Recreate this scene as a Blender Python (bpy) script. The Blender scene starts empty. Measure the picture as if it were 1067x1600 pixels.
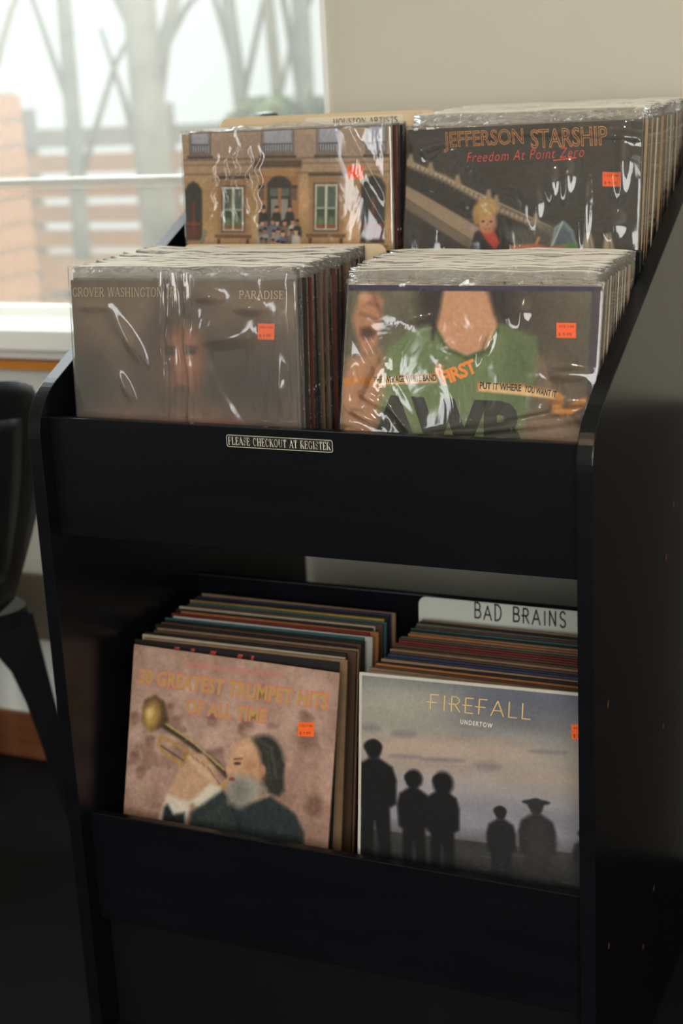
import bpy, bmesh, math, random
import numpy as np
from mathutils import Vector, Matrix

random.seed(7)
rng = np.random.default_rng(11)
S = bpy.context.scene
COL = S.collection
Z0 = 0.90                      # height of the top edge of the upper front rail above the floor

# ------------------------------------------------------------------ camera
def make_camera():
    cd = bpy.data.cameras.new('camera')
    co = bpy.data.objects.new('camera', cd)
    COL.objects.link(co)
    yaw, pitch, roll = 0.434166, 0.275295, -0.0514743
    f = Vector((-math.sin(yaw)*math.cos(pitch), math.cos(yaw)*math.cos(pitch), -math.sin(pitch)))
    r0 = Vector((math.cos(yaw), math.sin(yaw), 0)); u0 = r0.cross(f)
    r = math.cos(roll)*r0 + math.sin(roll)*u0
    u = -math.sin(roll)*r0 + math.cos(roll)*u0
    m = Matrix(((r.x, u.x, -f.x, 1.1533), (r.y, u.y, -f.y, -1.5890), (r.z, u.z, -f.z, 0.4037+Z0), (0, 0, 0, 1)))
    co.matrix_world = m
    cd.sensor_fit = 'VERTICAL'; cd.sensor_height = 36.0; cd.sensor_width = 24.0
    cd.lens = 36.0*2419.9/1600.0
    cd.clip_start = 0.05; cd.clip_end = 200
    cd.dof.use_dof = True; cd.dof.focus_distance = 1.86; cd.dof.aperture_fstop = 3.6
    S.camera = co
make_camera()

# ------------------------------------------------------------------ world, lamps, exposure
w = bpy.data.worlds.new('world'); S.world = w; w.use_nodes = True
wb = w.node_tree.nodes['Background']
wb.inputs[0].default_value = (0.92, 0.98, 0.96, 1); wb.inputs[1].default_value = 0.96
def area(name, loc, target, sx, sy, energy, col):
    l = bpy.data.lights.new(name, 'AREA'); l.shape = 'RECTANGLE'; l.size = sx; l.size_y = sy
    l.energy = energy; l.color = col
    o = bpy.data.objects.new(name, l); COL.objects.link(o); o.location = loc
    o.rotation_euler = (Vector(target)-Vector(loc)).to_track_quat('-Z', 'Y').to_euler()
    return o
# daylight entering by the shop-front window behind the photographer
area('daylight_shop_window', (1.75, -3.28, 1.75), (1.2, 0, 1.2), 1.8, 1.4, 74, (1.0, 0.975, 0.93))
# added narrow source along that wall, unseen, to streak the plastic bags
area('added_streak_light', (-1.08, -3.28, 1.55), (-.5, 0, 1.2), 0.26, 1.3, 9, (0.97, 0.985, 1.0))
sun = bpy.data.lights.new('sun', 'SUN'); sun.energy = 1.3; sun.angle = 0.1; sun.color = (1, .96, .9)
so = bpy.data.objects.new('sun', sun); COL.objects.link(so); so.location = (6, -3, 8)
so.rotation_euler = Vector((-.75, .30, -.62)).to_track_quat('-Z', 'Y').to_euler()
# daylight entering by the window that is in view
area('daylight_side_window', (-0.9, 0.93, 1.70), (-0.7, -0.35, 0.75), 1.7, 1.3, 48, (0.90, 0.97, 1.0))
S.view_settings.view_transform = 'Standard'; S.view_settings.look = 'None'
S.view_settings.exposure = 0.0; S.view_settings.gamma = 1.0; S.view_settings.use_curve_mapping = False
S.cycles.transparent_max_bounces = 40

# ------------------------------------------------------------------ materials
def lin(c):
    c = np.asarray(c, float)/255.0
    return np.where(c <= 0.04045, c/12.92, ((c+0.055)/1.055)**2.4)
def rgb(r, g, b): return tuple(float(x) for x in lin((r, g, b)))+(1.0,)
MATS = {}
def mat(name, col, rough=0.5, noise=0.0, nscale=40.0, bump=0.0, bscale=200.0, spec=0.5, stretch=(1, 1, 1), metal=0.0):
    if name in MATS: return MATS[name]
    m = bpy.data.materials.new(name); m.use_nodes = True; nt = m.node_tree
    b = nt.nodes['Principled BSDF']
    b.inputs['Base Color'].default_value = col if len(col) == 4 else tuple(col)+(1,)
    b.inputs['Roughness'].default_value = rough; b.inputs['Specular IOR Level'].default_value = spec
    b.inputs['Metallic'].default_value = metal
    if noise or bump:
        tc = nt.nodes.new('ShaderNodeTexCoord'); mp = nt.nodes.new('ShaderNodeMapping'); mp.inputs['Scale'].default_value = stretch
        nt.links.new(tc.outputs['Object'], mp.inputs['Vector'])
    if noise:
        n = nt.nodes.new('ShaderNodeTexNoise'); n.inputs['Scale'].default_value = nscale; n.inputs['Detail'].default_value = 6
        nt.links.new(mp.outputs[0], n.inputs['Vector'])
        mr = nt.nodes.new('ShaderNodeMapRange'); mr.inputs['From Min'].default_value = 0.25; mr.inputs['From Max'].default_value = 0.75
        mr.inputs['To Min'].default_value = 1-noise; mr.inputs['To Max'].default_value = 1+noise
        nt.links.new(n.outputs[0], mr.inputs['Value'])
        mx = nt.nodes.new('ShaderNodeVectorMath'); mx.operation = 'SCALE'; mx.inputs[0].default_value = col[:3]
        nt.links.new(mr.outputs[0], mx.inputs['Scale']); nt.links.new(mx.outputs[0], b.inputs['Base Color'])
    if bump:
        n2 = nt.nodes.new('ShaderNodeTexNoise'); n2.inputs['Scale'].default_value = bscale; n2.inputs['Detail'].default_value = 4
        nt.links.new(mp.outputs[0], n2.inputs['Vector'])
        bp = nt.nodes.new('ShaderNodeBump'); bp.inputs['Strength'].default_value = bump; bp.inputs['Distance'].default_value = 0.002
        nt.links.new(n2.outputs[0], bp.inputs['Height']); nt.links.new(bp.outputs[0], b.inputs['Normal'])
    MATS[name] = m
    return m

def film_mat(name, milk, gloss, rough, bump, bscale, stretch=(1, 1, 1), tint=(0.97, 0.97, 0.96), milkcol=(0.82, 0.80, 0.74)):
    """clear plastic film: lets light through, mirrors a little, with a milky share"""
    m = bpy.data.materials.new(name); m.use_nodes = True; nt = m.node_tree; N = nt.nodes; L = nt.links
    N.remove(N['Principled BSDF']); out = N['Material Output']
    tc = N.new('ShaderNodeTexCoord'); mp = N.new('ShaderNodeMapping'); mp.inputs['Scale'].default_value = stretch
    L.new(tc.outputs['Object'], mp.inputs['Vector'])
    n = N.new('ShaderNodeTexNoise'); n.inputs['Scale'].default_value = bscale; n.inputs['Detail'].default_value = 3; n.inputs['Distortion'].default_value = 1.2
    L.new(mp.outputs[0], n.inputs['Vector'])
    bp = N.new('ShaderNodeBump'); bp.inputs['Strength'].default_value = bump; bp.inputs['Distance'].default_value = 0.004
    L.new(n.outputs[0], bp.inputs['Height'])
    fr = N.new('ShaderNodeFresnel'); fr.inputs['IOR'].default_value = 1.5; L.new(bp.outputs[0], fr.inputs['Normal'])
    mu = N.new('ShaderNodeMath'); mu.operation = 'MULTIPLY'; mu.use_clamp = True; mu.inputs[1].default_value = gloss; L.new(fr.outputs[0], mu.inputs[0])
    tr = N.new('ShaderNodeBsdfTransparent'); tr.inputs[0].default_value = tint+(1,)
    gl = N.new('ShaderNodeBsdfGlossy'); gl.inputs['Roughness'].default_value = rough; L.new(bp.outputs[0], gl.inputs['Normal'])
    m1 = N.new('ShaderNodeMixShader'); L.new(mu.outputs[0], m1.inputs[0]); L.new(tr.outputs[0], m1.inputs[1]); L.new(gl.outputs[0], m1.inputs[2])
    df = N.new('ShaderNodeBsdfDiffuse'); df.inputs[0].default_value = milkcol+(1,); L.new(bp.outputs[0], df.inputs['Normal'])
    tl = N.new('ShaderNodeBsdfTranslucent'); tl.inputs[0].default_value = milkcol+(1,)
    md = N.new('ShaderNodeMixShader'); md.inputs[0].default_value = 0.35; L.new(df.outputs[0], md.inputs[1]); L.new(tl.outputs[0], md.inputs[2])
    m2 = N.new('ShaderNodeMixShader'); m2.inputs[0].default_value = milk
    L.new(m1.outputs[0], m2.inputs[1]); L.new(md.outputs[0], m2.inputs[2]); L.new(m2.outputs[0], out.inputs['Surface'])
    MATS[name] = m
    return m

BLACK = mat('black_lacquered_board', (0.0040, 0.0046, 0.0062), 0.25, 0.25, 6, 0.03, 90, 0.31, (1, 1, 6))
BLACKRAW = mat('black_board_inside', (0.0040, 0.0043, 0.0054), 0.55, 0.2, 12, 0, 200, 0.22)
PRINT = bpy.data.materials.new('cover_print'); PRINT.use_nodes = True
_a = PRINT.node_tree.nodes.new('ShaderNodeVertexColor'); _a.layer_name = 'ink'
PRINT.node_tree.links.new(_a.outputs[0], PRINT.node_tree.nodes['Principled BSDF'].inputs['Base Color'])
PRINT.node_tree.nodes['Principled BSDF'].inputs['Roughness'].default_value = 0.5
PRINT.node_tree.nodes['Principled BSDF'].inputs['Specular IOR Level'].default_value = 0.3
FILM = film_mat('clear_plastic_film', 0.045, 1.7, 0.07, 0.26, 16, (1, 1, 0.6))
FILM_MILKY = film_mat('milky_plastic_film', 0.12, 1.9, 0.10, 0.42, 14, (1, 1, 0.4))
FILM_STACK = film_mat('stacked_plastic_film', 0.13, 1.8, 0.12, 1.0, 90, (1, 1, 2), (0.95, 0.94, 0.92), (0.80, 0.77, 0.70))
FILM_EDGE = film_mat('edge_highlight_film', 0.70, 2.0, 0.12, 0.8, 90, (1, 1, 1), (0.95, 0.94, 0.92), (0.90, 0.87, 0.80))  # edge highlights put into the colour as a whiter rim
ORANGE = mat('orange_sticker', rgb(255, 104, 18), 0.6, 0.05, 90)
INK = mat('black_ink', (0.012, 0.011, 0.012), 0.6)

# ------------------------------------------------------------------ mesh helpers
def link(name, me, m=None, parent=None):
    o = bpy.data.objects.new(name, me); COL.objects.link(o)
    if m is not None and me is not None and not me.materials: me.materials.append(m)
    if parent is not None: o.parent = parent
    return o
def mesh(name, v, f, m=None, parent=None, smooth=False):
    me = bpy.data.meshes.new(name); me.from_pydata([tuple(map(float, x)) for x in v], [], f); me.update()
    if smooth: me.polygons.foreach_set('use_smooth', [True]*len(me.polygons))
    return link(name, me, m, parent)
def empty(name, loc, rot=None):
    o = bpy.data.objects.new(name, None); COL.objects.link(o); o.location = loc; o.empty_display_size = 0.05
    if rot is not None: o.rotation_euler = rot
    return o
def tag(o, label, cat, group=None, kind=None):
    o['label'] = label
    if cat: o['category'] = cat
    if group: o['group'] = group
    if kind: o['kind'] = kind
    return o
def structure(o, label=None):
    o['kind'] = 'structure'
    if label: o['label'] = label
    return o
def boxvf(x0, x1, y0, y1, z0, z1):
    v = [(x0, y0, z0), (x1, y0, z0), (x1, y1, z0), (x0, y1, z0), (x0, y0, z1), (x1, y0, z1), (x1, y1, z1), (x0, y1, z1)]
    f = [(0, 3, 2, 1), (4, 5, 6, 7), (0, 1, 5, 4), (1, 2, 6, 5), (2, 3, 7, 6), (3, 0, 4, 7)]
    return v, f
def box(name, x0, x1, y0, y1, z0, z1, m, parent=None, bev=0.0):
    v, f = boxvf(x0, x1, y0, y1, z0, z1)
    o = mesh(name, v, f, m, parent)
    if bev:
        bm = bmesh.new(); bm.from_mesh(o.data)
        bmesh.ops.bevel(bm, geom=bm.edges[:], offset=bev, segments=2, affect='EDGES', profile=0.6)
        bm.to_mesh(o.data); bm.free()
    return o
def prism_x(name, prof, x0, x1, m, parent=None, bev=0.0):
    """outline in (y,z) given thickness along x"""
    n = len(prof)
    v = [(x0, y, z) for y, z in prof]+[(x1, y, z) for y, z in prof]
    f = [tuple(range(n-1, -1, -1)), tuple(range(n, 2*n))]+[(i, (i+1) % n, n+(i+1) % n, n+i) for i in range(n)]
    o = mesh(name, v, f, m, parent)
    bm = bmesh.new(); bm.from_mesh(o.data); bmesh.ops.recalc_face_normals(bm, faces=bm.faces[:])
    if bev:
        e = [x for x in bm.edges if abs(abs(x.verts[0].co.x-x.verts[1].co.x)) < 1e-6]
        bmesh.ops.bevel(bm, geom=e, offset=bev, segments=2, affect='EDGES', profile=0.6)
    bm.to_mesh(o.data); bm.free()
    return o
def prism_y(name, prof, y0, y1, m, parent=None):
    n = len(prof)
    v = [(x, y0, z) for x, z in prof]+[(x, y1, z) for x, z in prof]
    f = [tuple(range(n-1, -1, -1)), tuple(range(n, 2*n))]+[(i, (i+1) % n, n+(i+1) % n, n+i) for i in range(n)]
    o = mesh(name, v, f, m, parent)
    bm = bmesh.new(); bm.from_mesh(o.data); bmesh.ops.recalc_face_normals(bm, faces=bm.faces[:]); bm.to_mesh(o.data); bm.free()
    return o
def rounded(x0, x1, z0, z1, r, top_only=False, n=5):
    pts = []
    for cx, cz, a in ((x1-r, z1-r, 0), (x0+r, z1-r, 90), (x0+r, z0+r, 180), (x1-r, z0+r, 270)):
        if top_only and a >= 180:
            pts.append((x0, z0) if a == 180 else (x1, z0)); continue
        for k in range(n+1):
            t = math.radians(a+90*k/n); pts.append((cx+r*math.cos(t), cz+r*math.sin(t)))
    return pts
def tube(pts, radii, n=8, cap=True):
    """tapered tube through points"""
    v, f = [], []
    pts = [Vector(p) for p in pts]
    for i, p in enumerate(pts):
        d = (pts[min(i+1, len(pts)-1)]-pts[max(i-1, 0)]).normalized()
        a = d.cross(Vector((0.3, 0.9, 0.31))).normalized(); b = d.cross(a)
        r = radii[i] if hasattr(radii, '__len__') else radii
        for k in range(n):
            t = 2*math.pi*k/n; v.append(p+a*r*math.cos(t)+b*r*math.sin(t))
    for i in range(len(pts)-1):
        for k in range(n):
            f.append((i*n+k, i*n+(k+1) % n, (i+1)*n+(k+1) % n, (i+1)*n+k))
    if cap: f += [tuple(range(n-1, -1, -1)), tuple(range((len(pts)-1)*n, len(pts)*n))]
    return v, f
def wall(name, axis, pos, th, us, zs, holes, m):
    """wall as one connected solid with rectangular openings; us/zs cut lists, holes: set of (i,j) cells"""
    P = lambda u, d, z: (u, pos+d, z) if axis == 'y' else (pos+d, u, z)
    v, idx, f = [], {}, []
    def V(i, j, s):
        k = (i, j, s)
        if k not in idx: idx[k] = len(v); v.append(P(us[i], th*s, zs[j]))
        return idx[k]
    solid = lambda i, j: 0 <= i < len(us)-1 and 0 <= j < len(zs)-1 and (i, j) not in holes
    for i in range(len(us)-1):
        for j in range(len(zs)-1):
            if not solid(i, j): continue
            for s in (0, 1): f.append((V(i, j, s), V(i+1, j, s), V(i+1, j+1, s), V(i, j+1, s)))
            for di, dj, a, b in ((-1, 0, (i, j), (i, j+1)), (1, 0, (i+1, j), (i+1, j+1)), (0, -1, (i, j), (i+1, j)), (0, 1, (i, j+1), (i+1, j+1))):
                if not solid(i+di, j+dj): f.append((V(*a, 0), V(*b, 0), V(*b, 1), V(*a, 1)))
    o = mesh(name, v, f, m)
    bm = bmesh.new(); bm.from_mesh(o.data); bmesh.ops.recalc_face_normals(bm, faces=bm.faces[:]); bm.to_mesh(o.data); bm.free()
    return structure(o)

# ------------------------------------------------------------------ lettering helpers
def text_geo(body, bold=0.0, shear=0.0, outline=0.0, space=1.0):
    cu = bpy.data.curves.new('t', 'FONT'); cu.body = body; cu.size = 1.0; cu.shear = shear; cu.space_character = space
    cu.resolution_u = 3
    if outline: cu.fill_mode = 'NONE'; cu.bevel_depth = outline; cu.bevel_resolution = 0
    else: cu.offset = bold
    o = bpy.data.objects.new('t', cu); COL.objects.link(o)
    dg = bpy.context.evaluated_depsgraph_get(); dg.update()
    me = bpy.data.meshes.new_from_object(o.evaluated_get(dg))
    v = np.array([tuple(x.co) for x in me.vertices]); f = [tuple(p.vertices) for p in me.polygons]
    bpy.data.objects.remove(o); bpy.data.curves.remove(cu); bpy.data.meshes.remove(me)
    return v, f
def arc(cx, cz, rx, rz, a0, a1, n=8):
    return [(cx+rx*math.cos(math.radians(a0+(a1-a0)*k/n)), cz+rz*math.sin(math.radians(a0+(a1-a0)*k/n))) for k in range(n+1)]
# a serif capital alphabet of thick and thin strokes: width, [(weight, points)]; weight T gets serifs at its ends
SERIF = {
 'A': (.74, [('t', [(.06, 0), (.36, 1)]), ('T', [(.36, 1), (.66, 0)]), ('h', [(.16, .33), (.57, .33)])]),
 'C': (.72, [('h', arc(.40, .5, .30, .5, 45, 90, 4)), ('B', arc(.40, .5, .30, .5, 90, 270)), ('h', arc(.40, .5, .30, .5, 270, 315, 4)), ('h', [(.62, .70), (.62, .95)])]),
 'D': (.74, [('T', [(.14, 0), (.14, 1)]), ('h', [(.14, 1), (.36, 1)]), ('B', arc(.36, .5, .30, .5, 90, -90, 10)), ('h', [(.14, 0), (.36, 0)])]),
 'E': (.62, [('T', [(.14, 0), (.14, 1)]), ('h', [(.14, 1), (.52, 1)]), ('h', [(.14, .52), (.42, .52)]), ('h', [(.14, 0), (.54, 0)]), ('h', [(.53, .8), (.53, 1)]), ('h', [(.55, 0), (.55, .22)]), ('h', [(.42, .42), (.42, .62)])]),
 'G': (.76, [('h', arc(.40, .5, .30, .5, 45, 90, 4)), ('B', arc(.40, .5, .30, .5, 90, 270)), ('h', arc(.40, .5, .30, .5, 270, 320, 4)), ('T', [(.62, .06), (.62, .42)]), ('h', [(.62, .70), (.62, .95)])]),
 'H': (.80, [('T', [(.16, 0), (.16, 1)]), ('T', [(.64, 0), (.64, 1)]), ('h', [(.16, .5), (.64, .5)])]),
 'I': (.36, [('T', [(.18, 0), (.18, 1)])]),
 'J': (.48, [('T', [(.32, .2), (.32, 1)]), ('h', arc(.19, .2, .13, .2, 0, -150, 6))]),
 'K': (.78, [('T', [(.16, 0), (.16, 1)]), ('t', [(.16, .40), (.62, 1)]), ('T', [(.32, .58), (.68, 0)])]),
 'L': (.62, [('T', [(.14, 0), (.14, 1)]), ('h', [(.14, 0), (.54, 0)]), ('h', [(.55, 0), (.55, .25)])]),
 'N': (.82, [('t', [(.14, 0), (.14, 1)]), ('B', [(.14, 1), (.66, 0)]), ('t', [(.66, 0), (.66, 1)])]),
 'O': (.78, [('B', arc(.39, .5, .30, .5, 100, 260)), ('B', arc(.39, .5, .30, .5, -80, 80)), ('h', arc(.39, .5, .30, .5, 78, 102, 3)), ('h', arc(.39, .5, .30, .5, 258, 282, 3))]),
 'P': (.64, [('T', [(.14, 0), (.14, 1)]), ('h', [(.14, 1), (.34, 1)]), ('B', arc(.34, .74, .22, .26, 90, -90, 8)), ('h', [(.14, .48), (.34, .48)])]),
 'R': (.74, [('T', [(.14, 0), (.14, 1)]), ('h', [(.14, 1), (.34, 1)]), ('B', arc(.34, .75, .22, .25, 90, -90, 8)), ('h', [(.14, .5), (.34, .5)]), ('T', [(.36, .5), (.64, 0)])]),
 'S': (.58, [('h', arc(.29, .77, .19, .23, 30, 90, 4)), ('B', arc(.29, .77, .19, .23, 90, 200, 5)+[(.20, .60), (.40, .42)]+arc(.29, .25, .19, .25, 40, -90, 6)), ('h', arc(.29, .25, .19, .25, -90, -150, 4)), ('h', [(.47, .74), (.47, .98)]), ('h', [(.09, .02), (.09, .28)])]),
 'T': (.66, [('T', [(.33, 0), (.33, 1)]), ('h', [(.06, 1), (.60, 1)]), ('h', [(.06, .78), (.06, 1)]), ('h', [(.60, .78), (.60, 1)])]),
 'U': (.78, [('T', [(.16, .3), (.16, 1)]), ('h', arc(.39, .3, .23, .3, 180, 360, 8)), ('t', [(.62, .3), (.62, 1)])]),
 'V': (.74, [('T', [(.08, 1), (.36, 0)]), ('t', [(.36, 0), (.66, 1)])]),
 'W': (1.0, [('T', [(.06, 1), (.28, 0)]), ('t', [(.28, 0), (.50, 1)]), ('T', [(.50, 1), (.72, 0)]), ('t', [(.72, 0), (.94, 1)])]),
 '.': (.25, [('T', [(.12, 0), (.12, .08)])]),
 ' ': (.40, [])}
# plain single-stroke capitals
STICK = {
 'A': (.8, [[(0, 0), (.36, 1), (.72, 0)], [(.12, .35), (.60, .35)]]), 'B': (.66, [[(.05, 0), (.05, 1)], [(.05, 1)]+arc(.32, .76, .2, .24, 90, -90)+[(.05, .52)]+arc(.34, .26, .24, .26, 90, -90)+[(.05, 0)]]),
 'D': (.68, [[(.05, 0), (.05, 1)], [(.0, 1)]+arc(.2, .5, .4, .5, 80, -90)+[(.0, 0)]]), 'E': (.6, [[(.5, 1), (.05, 1), (.05, 0), (.5, 0)], [(-.12, .5), (.42, .5)]]),
 'F': (.62, [[(.54, 1), (.08, 1), (.08, 0)], [(-.14, .48), (.44, .48)]]), 'I': (.30, [[(.12, 0), (.12, 1)]]), 'L': (.6, [[(.06, 1), (.06, 0), (.52, 0)]]),
 'N': (.72, [[(.05, 0), (.05, 1), (.58, .02), (.58, 1)]]), 'R': (.68, [[(.08, 0), (.08, 1), (.3, 1)]+arc(.3, .75, .22, .25, 90, -90)+[(-.08, .5)], [(.26, .5), (.58, 0)]]),
 'S': (.6, [arc(.3, .75, .22, .25, 30, 270)+arc(.3, .25, .24, .25, 90, -150)[1:]]), ' ': (.6, [])}
def ribbon(pts, wd, V, F):
    for (a, b), (c, d) in zip(pts[:-1], pts[1:]):
        dx, dz = c-a, d-b; L = math.hypot(dx, dz) or 1e-6; ex, ez = dx/L*wd*0.3, dz/L*wd*0.3; nx, nz = -dz/L*wd/2, dx/L*wd/2
        k = len(V); V += [(a-ex+nx, b-ez+nz), (a-ex-nx, b-ez-nz), (c+ex-nx, d+ez-nz), (c+ex+nx, d+ez+nz)]; F.append((k, k+1, k+2, k+3))
def serif_geo(body, thick=.15, thin=.055, gap=.06):
    V, F, x = [], [], 0.0
    for ch in body:
        wd, st = SERIF[ch]
        for kind, pts in st:
            t = thick if kind in 'TB' else thin
            ribbon([(x+a, b) for a, b in pts], t, V, F)
            if kind in 'Tt' and len(pts) == 2:
                for a, b in pts:
                    if b in (0, 1) and ch not in '.': ribbon([(x+a-t*.5-.07, b+(.02 if b == 0 else -.02)), (x+a+t*.5+.07, b+(.02 if b == 0 else -.02))], .04, V, F)
        x += wd+gap
    return np.array([(a, b, 0) for a, b in V]), F
def stick_geo(body, wd=.07, gap=.12, wob=0.0):
    V, F, x = [], [], 0.0
    r = random.Random(5)
    for ch in body:
        w_, st = STICK[ch]; dz = r.uniform(-wob, wob); sc = 1+r.uniform(-wob, wob)
        for pts in st: ribbon([(x+a, b*sc+dz+r.uniform(-wob, wob)*.2) for a, b in pts], wd, V, F)
        x += w_+gap
    return np.array([(a, b, 0) for a, b in V]), F

class Face:
    """design coordinates of a printed face: three corners of the design sheet map to a square of side s (local x,z; front is -y)"""
    def __init__(self, tl, tr, bl, s, y=0.0):
        self.tl = np.array(tl, float); self.M = np.linalg.inv(np.array([np.array(tr, float)-tl, np.array(bl, float)-tl]).T)
        self.s = s; self.y = y
    def uv(self, q):
        return (np.atleast_2d(np.array(q, float))-self.tl)@self.M.T
    def loc(self, q, lift):
        t = self.uv(q); return np.stack([(t[:, 0]-.5)*self.s, np.full(len(t), self.y-lift), (1-t[:, 1])*self.s], 1)
    def lettering(self, name, geo, p0, p1, hgt, m, parent, lift=0.0006):
        """lay geometry along the base line p0->p1 (design units) with cap height hgt"""
        v, f = geo; v = v.copy()
        x0, x1, z0, z1 = v[:, 0].min(), v[:, 0].max(), v[:, 1].min(), v[:, 1].max()
        a = (v[:, 0]-x0)/(x1-x0); b = (v[:, 1]-z0)/(z1-z0)
        p0 = np.array(p0, float); p1 = np.array(p1, float); d = p1-p0; up = np.array([d[1], -d[0]])/np.linalg.norm(d)*hgt
        q = p0+a[:, None]*d+b[:, None]*up
        return mesh(name, self.loc(q, lift), f, m, parent)

# ------------------------------------------------------------------ a small paint box for printed covers
class Paint:
    def __init__(self, N, face):
        self.N = N; self.F = face
        t = (np.arange(N))/(N-1)
        self.U, self.V = np.meshgrid(t, t)
        self.A = np.zeros((N, N, 3))
    def fill(self, c): self.A[:] = c
    def mix(self, a, c): self.A += a[..., None]*(np.array(c, float)-self.A)
    def poly(self, pts, c, soft=.004, alpha=1.0):
        P = self.F.uv(pts); u, v = self.U, self.V
        lo, hi = P.min(0)-soft*3, P.max(0)+soft*3
        j0, j1 = np.searchsorted(self.U[0], lo[0]), np.searchsorted(self.U[0], hi[0])
        i0, i1 = np.searchsorted(self.V[:, 0], lo[1]), np.searchsorted(self.V[:, 0], hi[1])
        if j1 <= j0 or i1 <= i0: return
        u, v = u[i0:i1, j0:j1], v[i0:i1, j0:j1]
        ins = np.zeros(u.shape, bool); dist = np.full(u.shape, 9.0)
        n = len(P)
        for i in range(n):
            (x0, y0), (x1, y1) = P[i], P[(i+1) % n]
            c_ = ((y0 > v) != (y1 > v)) & (u < (x1-x0)*(v-y0)/((y1-y0) or 1e-9)+x0); ins ^= c_
            L2 = (x1-x0)**2+(y1-y0)**2 or 1e-12; t = np.clip(((u-x0)*(x1-x0)+(v-y0)*(y1-y0))/L2, 0, 1)
            dist = np.minimum(dist, np.hypot(u-x0-t*(x1-x0), v-y0-t*(y1-y0)))
        sd = np.where(ins, dist, -dist); a = np.clip(sd/soft*.5+.5, 0, 1)*alpha
        sub = self.A[i0:i1, j0:j1]; sub += a[..., None]*(np.array(c, float)-sub)
    def rect(self, x0, y0, x1, y1, c, soft=.004, alpha=1.0): self.poly([(x0, y0), (x1, y0), (x1, y1), (x0, y1)], c, soft, alpha)
    def ell(self, cx, cy, rx, ry, c, soft=.3, alpha=1.0, rot=0.0):
        n = 28; t = np.linspace(0, 2*np.pi, n, endpoint=False); cr, sr = math.cos(rot), math.sin(rot)
        x = rx*np.cos(t); y = ry*np.sin(t); P = np.stack([cx+x*cr-y*sr, cy+x*sr+y*cr], 1)
        c0 = self.F.uv([(cx, cy)])[0]; ex = self.F.uv([(cx+min(rx, ry), cy)])[0]
        self.poly(P, c, max(.003, soft*abs(ex[0]-c0[0])), alpha)
    def line(self, pts, wd, c, soft=.004, alpha=1.0):
        for (a, b), (x, y) in zip(pts[:-1], pts[1:]):
            L = math.hypot(x-a, y-b) or 1; nx, ny = -(y-b)/L*wd/2, (x-a)/L*wd/2
            self.poly([(a+nx, b+ny), (x+nx, y+ny), (x-nx, y-ny), (a-nx, b-ny)], c, soft, alpha)
    def noise(self, k, amp, seed, tint=(1, 1, 1), kv=None):
        r = np.random.default_rng(seed); kv = kv or k; g = r.standard_normal((kv+2, k+2))
        x = self.U*k; y = self.V*kv; i = x.astype(int); j = y.astype(int); fx = x-i; fy = y-j
        fx = fx*fx*(3-2*fx); fy = fy*fy*(3-2*fy)
        n = (g[j, i]*(1-fx)+g[j, i+1]*fx)*(1-fy)+(g[j+1, i]*(1-fx)+g[j+1, i+1]*fx)*fy
        self.A += n[..., None]*amp*np.array(tint)
        return n
    def build(self, name, parent, s, y):
        N = self.N; A = lin(np.clip(self.A, 2, 253))
        v = np.stack([(self.U-.5)*s, np.full(self.U.shape, y), (1-self.V)*s], -1).reshape(-1, 3)
        idx = np.arange(N*N).reshape(N, N)
        q = np.stack([idx[1:, :-1], idx[1:, 1:], idx[:-1, 1:], idx[:-1, :-1]], -1).reshape(-1, 4)
        me = bpy.data.meshes.new(name); me.vertices.add(N*N); me.loops.add(q.size); me.polygons.add(len(q))
        me.vertices.foreach_set('co', v.ravel()); me.loops.foreach_set('vertex_index', q.ravel().astype(np.int32))
        me.polygons.foreach_set('loop_start', np.arange(0, q.size, 4, dtype=np.int32)); me.update(calc_edges=True)
        at = me.color_attributes.new('ink', 'FLOAT_COLOR', 'POINT')
        at.data.foreach_set('color', np.concatenate([A.reshape(-1, 3), np.ones((N*N, 1))], 1).astype(np.float32).ravel())
        return link(name, me, PRINT, parent)

# ================================================================== THE ROOM
WALLC = mat('greige_wall_paint', rgb(203, 200, 186), 0.75, 0.03, 3, 0.12, 260)
WHITE = mat('white_trim_paint', rgb(238, 239, 234), 0.5, 0.02, 5)
FLOORM = mat('dark_floor', rgb(9, 10, 13), 0.75, 0.3, 9, 0.1, 60, 0.2)
CEILM = mat('ceiling_paint', rgb(205, 200, 188), 0.8, 0.03, 3)
WOODB = mat('brown_wood', rgb(120, 72, 42), 0.5, 0.25, 4, 0.05, 40, 0.4, (1, 6, 14))
WOODO = mat('orange_wood', rgb(206, 132, 44), 0.45, 0.15, 5, 0.0, 40, 0.4, (1, 6, 14))
WAIN = mat('dark_wainscot', rgb(40, 36, 34), 0.6, 0.2, 6)
XL, XR, YF, YW, ZC = -2.5, 3.0, -3.4, 0.78, 2.75
WX0, WX1, WZ0, WZ1 = -1.75, 0.066, 0.885, 2.35
structure(box('floor', XL, XR, YF, YW, -0.05, 0.0, FLOORM))
structure(box('ceiling', XL, XR, YF, YW, ZC, ZC+.06, CEILM))
wall('wall_back', 'y', YW, 0.14, [XL, WX0, WX1, XR], [0, WZ0, WZ1, ZC], {(1, 1)}, WALLC)
wall('wall_front', 'y', YF, -0.14, [XL, -1.46, -0.70, 0.8, 2.7, XR], [0, 0.9, 2.4, ZC], {(1, 0), (1, 1), (3, 1)}, WALLC)
structure(box('wall_left', XL-.12, XL, YF, YW, 0, ZC, WALLC))
structure(box('wall_right', XR, XR+.12, YF, YW, 0, ZC, WALLC))
structure(box('baseboard_back', XL, -.03, YW-.016, YW, 0.0, 0.098, WOODB, None, .003))
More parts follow.
